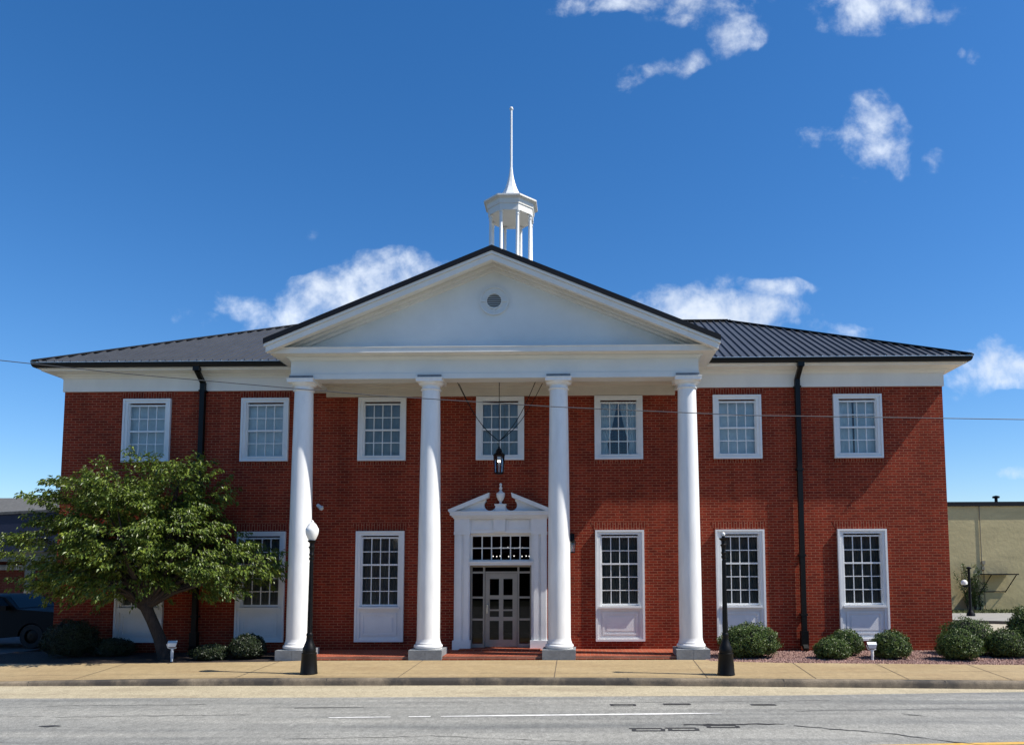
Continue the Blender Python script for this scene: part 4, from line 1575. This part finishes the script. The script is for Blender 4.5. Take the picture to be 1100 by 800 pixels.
def bush(x, y, rx, ry, h, seed, label, n=5200, ls=.038, group='clipped evergreen bushes along the building', m_='bush'):
    t = thing('bush', (x, y, 0), label, 'bush', group)
    r = random.Random(seed)
    lv_ = MB()
    co = MB()
    seg, rings = 18, 8

    def surf(dx, dy, dz):
        k = 1 + .18 * noise.noise(Vector((dx * 2.2 + seed, dy * 2.2, dz * 2.2))) + .16 * noise.noise(Vector((dx * 5 + seed, dy * 5, dz * 5)))
        # squarish dome
        return k

    cz = h * .42
    for k in range(n):
        v = rv(r).normalized()
        if v.z < -.75:
            continue
        sf = surf(*v) * (r.uniform(.86, 1.03) if r.random() < .9 else r.uniform(1.0, 1.09))
        rz = (h - cz) if v.z > 0 else cz * 1.05
        p = Vector((x + v.x * rx * sf, y + v.y * ry * sf, cz + v.z * rz * sf))
        if p.z < .01:
            continue
        tg_ = rv(r).cross(v).normalized()
        d = tg_ + v * r.uniform(.1, .9) + Vector((0, 0, .15))
        leaf(lv_, p, d, v + rv(r) * .55, r.uniform(.7, 1.4) * ls, ls * .8)
    part(lv_, 'foliage', M[m_], t)
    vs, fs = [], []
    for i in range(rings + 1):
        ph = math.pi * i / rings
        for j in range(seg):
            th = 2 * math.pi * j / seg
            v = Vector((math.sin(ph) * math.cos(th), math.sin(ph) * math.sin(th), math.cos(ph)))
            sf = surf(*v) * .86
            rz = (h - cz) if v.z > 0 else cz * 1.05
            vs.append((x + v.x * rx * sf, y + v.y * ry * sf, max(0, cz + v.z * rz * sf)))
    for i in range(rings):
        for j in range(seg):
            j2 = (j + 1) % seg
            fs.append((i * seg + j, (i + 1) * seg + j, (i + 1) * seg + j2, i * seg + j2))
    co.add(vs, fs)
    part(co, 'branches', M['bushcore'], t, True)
    return t


bush(6.06, -1.30, .66, .55, .78, 1, 'largest bush in the gravel, just behind the lamp post without a globe', 9500, .04)
bush(7.92, -1.62, .40, .36, .46, 2, 'low bush right of the right-hand black downspout', 4800)
bush(8.46, -.95, .38, .36, .60, 3, 'bush directly under the rightmost lower window panel, behind a lower bush', 4800)
bush(9.28, -1.62, .42, .40, .62, 4, 'round bush just right of the white floodlight in the gravel', 5600)
bush(10.72, -1.90, .48, .42, .64, 5, 'light green bush at the right corner of the brick building, front one', 6000)
bush(11.45, -.85, .62, .55, .84, 6, 'wide bush behind the front corner bush, just past the brick corner', 6800)
bush(12.05, -1.45, .45, .45, .62, 9, 'dark shaded bush between the corner bushes and the tall one at the frame edge', 4600)
bush(11.75, .9, .42, .42, .70, 8, 'small bush peeking out beside the brick corner, rearmost of its group', 3600)
bush(12.88, -1.2, .62, .60, 1.12, 7, 'tall dark bush at the right edge of the photo', 9000, .05)
bush(-5.88, -1.30, .40, .38, .56, 10, 'dark shaded bush under the window left of the first column', 5200, m_='bush_shaded')
bush(-6.68, -1.50, .42, .33, .34, 11, 'low dark bush between the tree trunk and the first column', 4000, m_='bush_shaded')
bush(-10.45, -.85, .62, .50, .86, 12, 'dark bush in shade at the left corner of the brick building', 7800, m_='bush_shaded')
bush(-9.50, -.70, .50, .40, .42, 13, 'dark low bush under the left window behind the tree', 4800, m_='bush_shaded')

# gravel
gv = MB()
rg = random.Random(9)
for k in range(9000):
    x = rg.uniform(4.98, 13.3)
    yb_ = by(x)
    y = yb_ + .01 + (-.04 - yb_) * rg.random() ** 1.2
    s_ = rg.uniform(.014, .034)
    a = rg.uniform(0, 6)
    c, d = math.cos(a) * s_, math.sin(a) * s_
    z = -.006 + .018 * ((y - yb_) / (.3 - yb_))
    gv.add([(x + c, y + d, z), (x - d, y + c, z), (x - c, y - d, z), (x + d, y - c, z), (x + d * .3, y + c * .2, z + s_ * .9)],
           [(0, 1, 4), (1, 2, 4), (2, 3, 4), (3, 0, 4)], 0 if rg.random() < .62 else 1)
o = struct(gv, 'gravel', [M['pebble1'], M['pebble2']], 'stuff')

# ------------------------------------------------------------------ right: tan building and its street
tb = thing('tan_building', (24, 16, 0), 'long tan painted block building with a flat black roof edge at the right', 'building')
q = MB()
q.box(14, 46, 16, 34, -.19, 4.88)
part(q, 'wall', M['tan_wall'], tb)
q = MB()
q.box(13.9, 46.1, 15.9, 34.1, 4.88, 5.07)
q.box(13.9, 46.1, 16.4, 34.1, 5.07, 5.12)
part(q, 'roof', M['ridge'], tb)
q = MB()
q.lathe([(.07, 5.1), (.07, 5.34), (.16, 5.36), (.16, 5.44), (.03, 5.48)], (22.0, 17.2, 0), 12)
part(q, 'vent_pipe', M['iron'], tb)
q = MB()
q.tube([(20.55, 15.97, 2.25), (20.55, 15.97, 4.88)], .018, 6)
q.tube([(20.62, 15.97, .12), (20.62, 15.97, 2.15)], .015, 6)
part(q, 'conduit', M['tan'], tb)
q = MB()
q.box(20.54, 20.68, 15.92, 16, 2.2, 2.36)
q.box(20.52, 20.64, 15.92, 16, 1.95, 2.10)
part(q, 'junction_box', M['tan'], tb)
q = MB()
q.box(20.45, 21.7, 15.05, 15.99, 1.72, 1.77)
for x in (20.50, 21.62):
    q.bar((x, 15.12, 1.72), (x - .10 + (.02), 15.97, .92), .03, .03)
q.bar((20.42, 15.97, .95), (21.54, 15.97, .95), .04, .04)
part(q, 'awning', M['iron'], tb)

# short far lamp post in front of the tan wall
st = thing('street_lamp', (17.95, 12.0, .1), 'short far black lamp post in front of the tan wall', 'street lamp')
q = MB()
q.lathe([(.17, .1), (.16, .2), (.09, .3), (.055, .42), (.05, 2.0), (.10, 2.02), (.10, 2.06), (.03, 2.1)], (17.95, 12.0, 0), 12)
part(q, 'post', M['iron'], st, 40)
q = MB()
q.box(17.68, 17.94, 11.94, 12.06, 1.28, 1.34, 0)
part(q, 'arm', M['iron'], st)
q = MB()
q.lathe([(.02, 1.34), (.12, 1.38), (.13, 1.46), (.09, 1.54), (.01, 1.57)], (17.74, 12.0, 0), 12)
part(q, 'lamp_head', M['globe'], st, 50)
vt = thing('climbing_plant', (19.9, 15.6, .1), 'leggy dark climbing plant against the tan wall behind the far lamp post', 'plant')
q, q2 = MB(), MB()
rv_ = random.Random(4)
for k in range(16):
    x0_ = 19.75 + rv_.uniform(-.15, .45)
    top = rv_.uniform(1.2, 2.25)
    pts = [Vector((x0_, 15.6, .1))]
    for j in range(1, 7):
        pts.append(Vector((x0_ + (rv_.uniform(-.5, .35)) * j / 6, 15.6 + rv_.uniform(-.25, .25) * j / 6, .1 + top * j / 6)))
    q.tube(pts, [.018] * 3 + [.012] * 3 + [.006], 4)
    for j in range(95):
        i = rv_.randrange(1, 6)
        t_ = rv_.random()
        p = pts[i].lerp(pts[i + 1], t_) + rv(rv_) * .12
        leaf(q2, p, rv(rv_) + Vector((0, 0, -.3)), Vector((0, 0, 1)), .09, .05)
part(q, 'stems', M['bark'], vt)
part(q2, 'foliage', M['bush'], vt)

# ------------------------------------------------------------------ left: neighbour, car, tree
nb = thing('neighbouring_building', (-20, 9, 0), 'low brick building with grey shingle roof and navy gable behind the tree at left', 'building')
q = MB()
q.box(-30, -14.6, 11.0, 20, -.19, 2.5)
part(q, 'wall', M['brick2'], nb)
q = MB()
q.add([(-31, 8.7, 3.9), (-18.95, 8.7, 4.35), (-15.6, 10.6, 4.35), (-15.6, 14.6, 5.3), (-31, 14.6, 5.3)], [(0, 1, 2, 3, 4)])
q.v = [(-31, 8.7, 3.75), (-13, 8.7, 4.6), (-13, 14.5, 5.35), (-31, 14.5, 5.35)]
q.f = [(0, 1, 2, 3)]
q.m = [0]
q.add([(-31, 8.7, 3.65), (-13, 8.7, 4.5), (-13, 8.7, 4.6), (-31, 8.7, 3.75)], [(0, 1, 2, 3)])
part(q, 'roof', M['shingle'], nb)
q = MB()
q.prism([(-31, 2.80), (-14.6, 2.80), (-14.6, 4.43), (-31, 3.66)], 8.76, 8.9)
part(q, 'gable', M['navy'], nb)
q = MB()
q.box(-31, -14.6, 8.95, 9.25, 2.44, 2.80)
part(q, 'beam', M['tan'], nb)
q = MB()
q.box(-18.82, -18.58, 8.98, 9.22, -.01, 2.44)
part(q, 'post', M['tan'], nb)
q = MB()
q.tube([(-18.75, 10.9, 0), (-18.75, 10.9, 2.4)], .045, 8)
part(q, 'downspout', M['fixture'], nb)
q = MB()
for k in range(14):
    x = -24 + k * .42
    q.lathe([(.24, 0), (.24, .12), (.20, .2)], (x, 10.8, 2.12), 10)
part(q, 'scalloped_awning', M['fixture'], nb, 40)

car = thing('parked_car', (-14.6, 2.0, -.01), 'black car parked in shade left of the brick building', 'car')
XF = -12.0      # nose


def cx_(t): return XF - t


side = [(0.02, .30), (0, .55), (.06, .86), (.25, .98), (1.30, 1.06), (1.72, 1.41), (1.95, 1.45), (3.1, 1.45), (3.6, 1.38), (4.15, 1.02), (4.55, .96), (4.6, .55), (4.55, .28)]


def arch(cxw, r=.37):
    return [(cxw + r * math.cos(R(a)), .32 + r * math.sin(R(a))) for a in range(0, 181, 20)]


bottom = [(4.1, .24)] + [(x_, max(.24, z_)) for x_, z_ in reversed(arch(3.65)[::-1])] + [(2.5, .22)] + [(x_, max(.24, z_)) for x_, z_ in reversed(arch(.85)[::-1])] + [(.3, .24)]
poly = side + bottom
cb_ = MB()
n = len(poly)
rows_ = []
for y_, inset in ((1.12, .0), (1.10, .0), (1.2, .0)):
    pass
vs = []
for yy, ins in ((1.10, 1), (1.22, 0), (2.78, 0), (2.90, 1)):
    for (x_, z_) in poly:
        tum = max(0, z_ - .95) * .35
        yc = 2.0
        y2 = yy + (tum if yy < yc else -tum) + (.0)
        zz = z_ - (.03 if ins and z_ > 1.3 else 0)
        vs.append((cx_(x_), y2, zz))
fs = [tuple(range(n)), tuple(range(4 * n - 1, 3 * n - 1, -1))]
for k in range(3):
    for i in range(n):
        j = (i + 1) % n
        fs.append((k * n + i, (k + 1) * n + i, (k + 1) * n + j, k * n + j))
cb_.add(vs, fs)
body = part(cb_, 'body', M['carpaint'], car, 30)
q = MB()
for pts in ([(1.44, 1.06), (1.78, 1.37), (2.2, 1.39), (2.2, 1.04)], [(2.27, 1.02), (2.27, 1.39), (3.1, 1.385), (3.1, 1.0)], [(3.17, 1.0), (3.17, 1.38), (3.5, 1.34), (3.85, 1.03)]):
    vs = [(cx_(a), 1.085 + max(0, b - .95) * .35, b) for a, b in pts]
    q.add(vs, [(0, 1, 2, 3)])
part(q, 'side_window', M['glass_dark'], car)
q = MB()
q.add([(cx_(1.33), 1.27, 1.09), (cx_(1.33), 2.73, 1.09), (cx_(1.70), 2.6, 1.405), (cx_(1.70), 1.4, 1.405)], [(0, 1, 2, 3)])
part(q, 'windscreen', M['glass_dark'], car)
for xw in (.85, 3.65):
    for yw, s_ in ((1.12, 1), (2.70, 1)):
        q = MB()
        q.lathe([(.19, 0), (.32, 0), (.335, .03), (.335, .17), (.32, .20), (.19, .2)], (0, 0, 0), 24, cap=False)
        q.v = [(cx_(xw) + a, yw + c, .325 + b) for a, b, c in q.v]
        wh = part(q, 'wheel', M['tyre'], car, 40)
        q = MB()
        q.lathe([(.02, .02), (.06, .01), (.19, .05), (.195, .15)], (0, 0, 0), 16)
        q.v = [(cx_(xw) + a, yw + c, .325 + b) for a, b, c in q.v]
        part(q, 'rim', M['iron'], wh, 40)
for yh in (1.2, 2.6):
    q = MB()
    q.box(XF - .18, XF + .005, yh, yh + .25, .62, .76)
    part(q, 'headlight', M['headlamp'], car)
q = MB()
q.box(cx_(1.62), cx_(1.46), .95, 1.10, 1.04, 1.16)
part(q, 'wing_mirror', M['carpaint'], car)
q = MB()
q.box(cx_(2.15), cx_(1.98), 1.065, 1.09, .86, .885)
part(q, 'door_handle', M['chrome'], car)

# distant tree top over the shingle roof
dt = thing('tree', (-26, 22, 0), 'far small tree showing its top above the grey shingle roof', 'tree')
q = MB()
rd = random.Random(8)
c0 = Vector((-27.2, 22, 0))
q.tube([c0, c0 + Vector((.1, 0, 3)), c0 + Vector((.3, 0, 5.4))], [.2, .16, .08], 8)
q2 = MB()
for k in range(26):
    e = c0 + Vector((rd.uniform(-.9, .5), rd.uniform(-.8, .8), rd.uniform(5.3, 6.0)))
    q.tube([c0 + Vector((.2, 0, 4.5)), e], [.04, .008], 4)
    for j in range(70):
        p = e + rv(rd) * .4
        leaf(q2, p, rv(rd) + Vector((0, 0, -.4)), Vector((0, 0, 1)), .28, .12)
part(q, 'trunk', M['bark'], dt)
part(q2, 'crown', M['leaf'], dt)

# ------------------------------------------------------------------ overhead cable
cb = MB()
pts = [(-30, 7.6), (-20, 6.95), (-9.803, 6.408), (-7.2, 6.11), (-4.416, 5.846), (-2.131, 5.629), (1.61, 5.364), (5.394, 5.168), (10.965, 5.047), (16, 5.06), (26, 5.3)]
cb.tube([(x, -4.5, z) for x, z in pts], .0085, 6)
co_ = cb.build('overhead_cable', M['wire'], smooth=True)
tag(co_, 'thin overhead utility cable sagging across the front of the building', 'cable')

# ------------------------------------------------------------------ the other side of the street (unseen block, added to darken window reflections and cut sky fill)
ob = thing('added_storefront', (0, -36, 0), 'added unseen brown brick storefront block across the street, for the window reflections', 'building')
q = MB()
q.box(-45, 50, -46, -36, -.2, 7.2)
part(q, 'wall', M['brick2'], ob)
q = MB()
q.box(-45.2, 50.2, -46.2, -35.8, 7.2, 7.5)
part(q, 'parapet', M['tan'], ob)
for k in range(12):
    x = -42 + k * 7.6
    q = MB()
    q.box(x - .1, x + 5.6, -36.0, -35.93, .5, 3.1)
    w_ = part(q, 'shop_window', M['ridge'], ob)
    q = MB()
    q.box(x, x + 5.5, -35.93, -35.91, .6, 3.0)
    part(q, 'pane', M['glass_dark'], w_)
    q = MB()
    q.prism([(-35.99, 3.7), (-35.99, 3.2), (-34.9, 3.2)], x - .2, x + 5.7, axis='x')
    part(q, 'awning', M['navy'], ob)
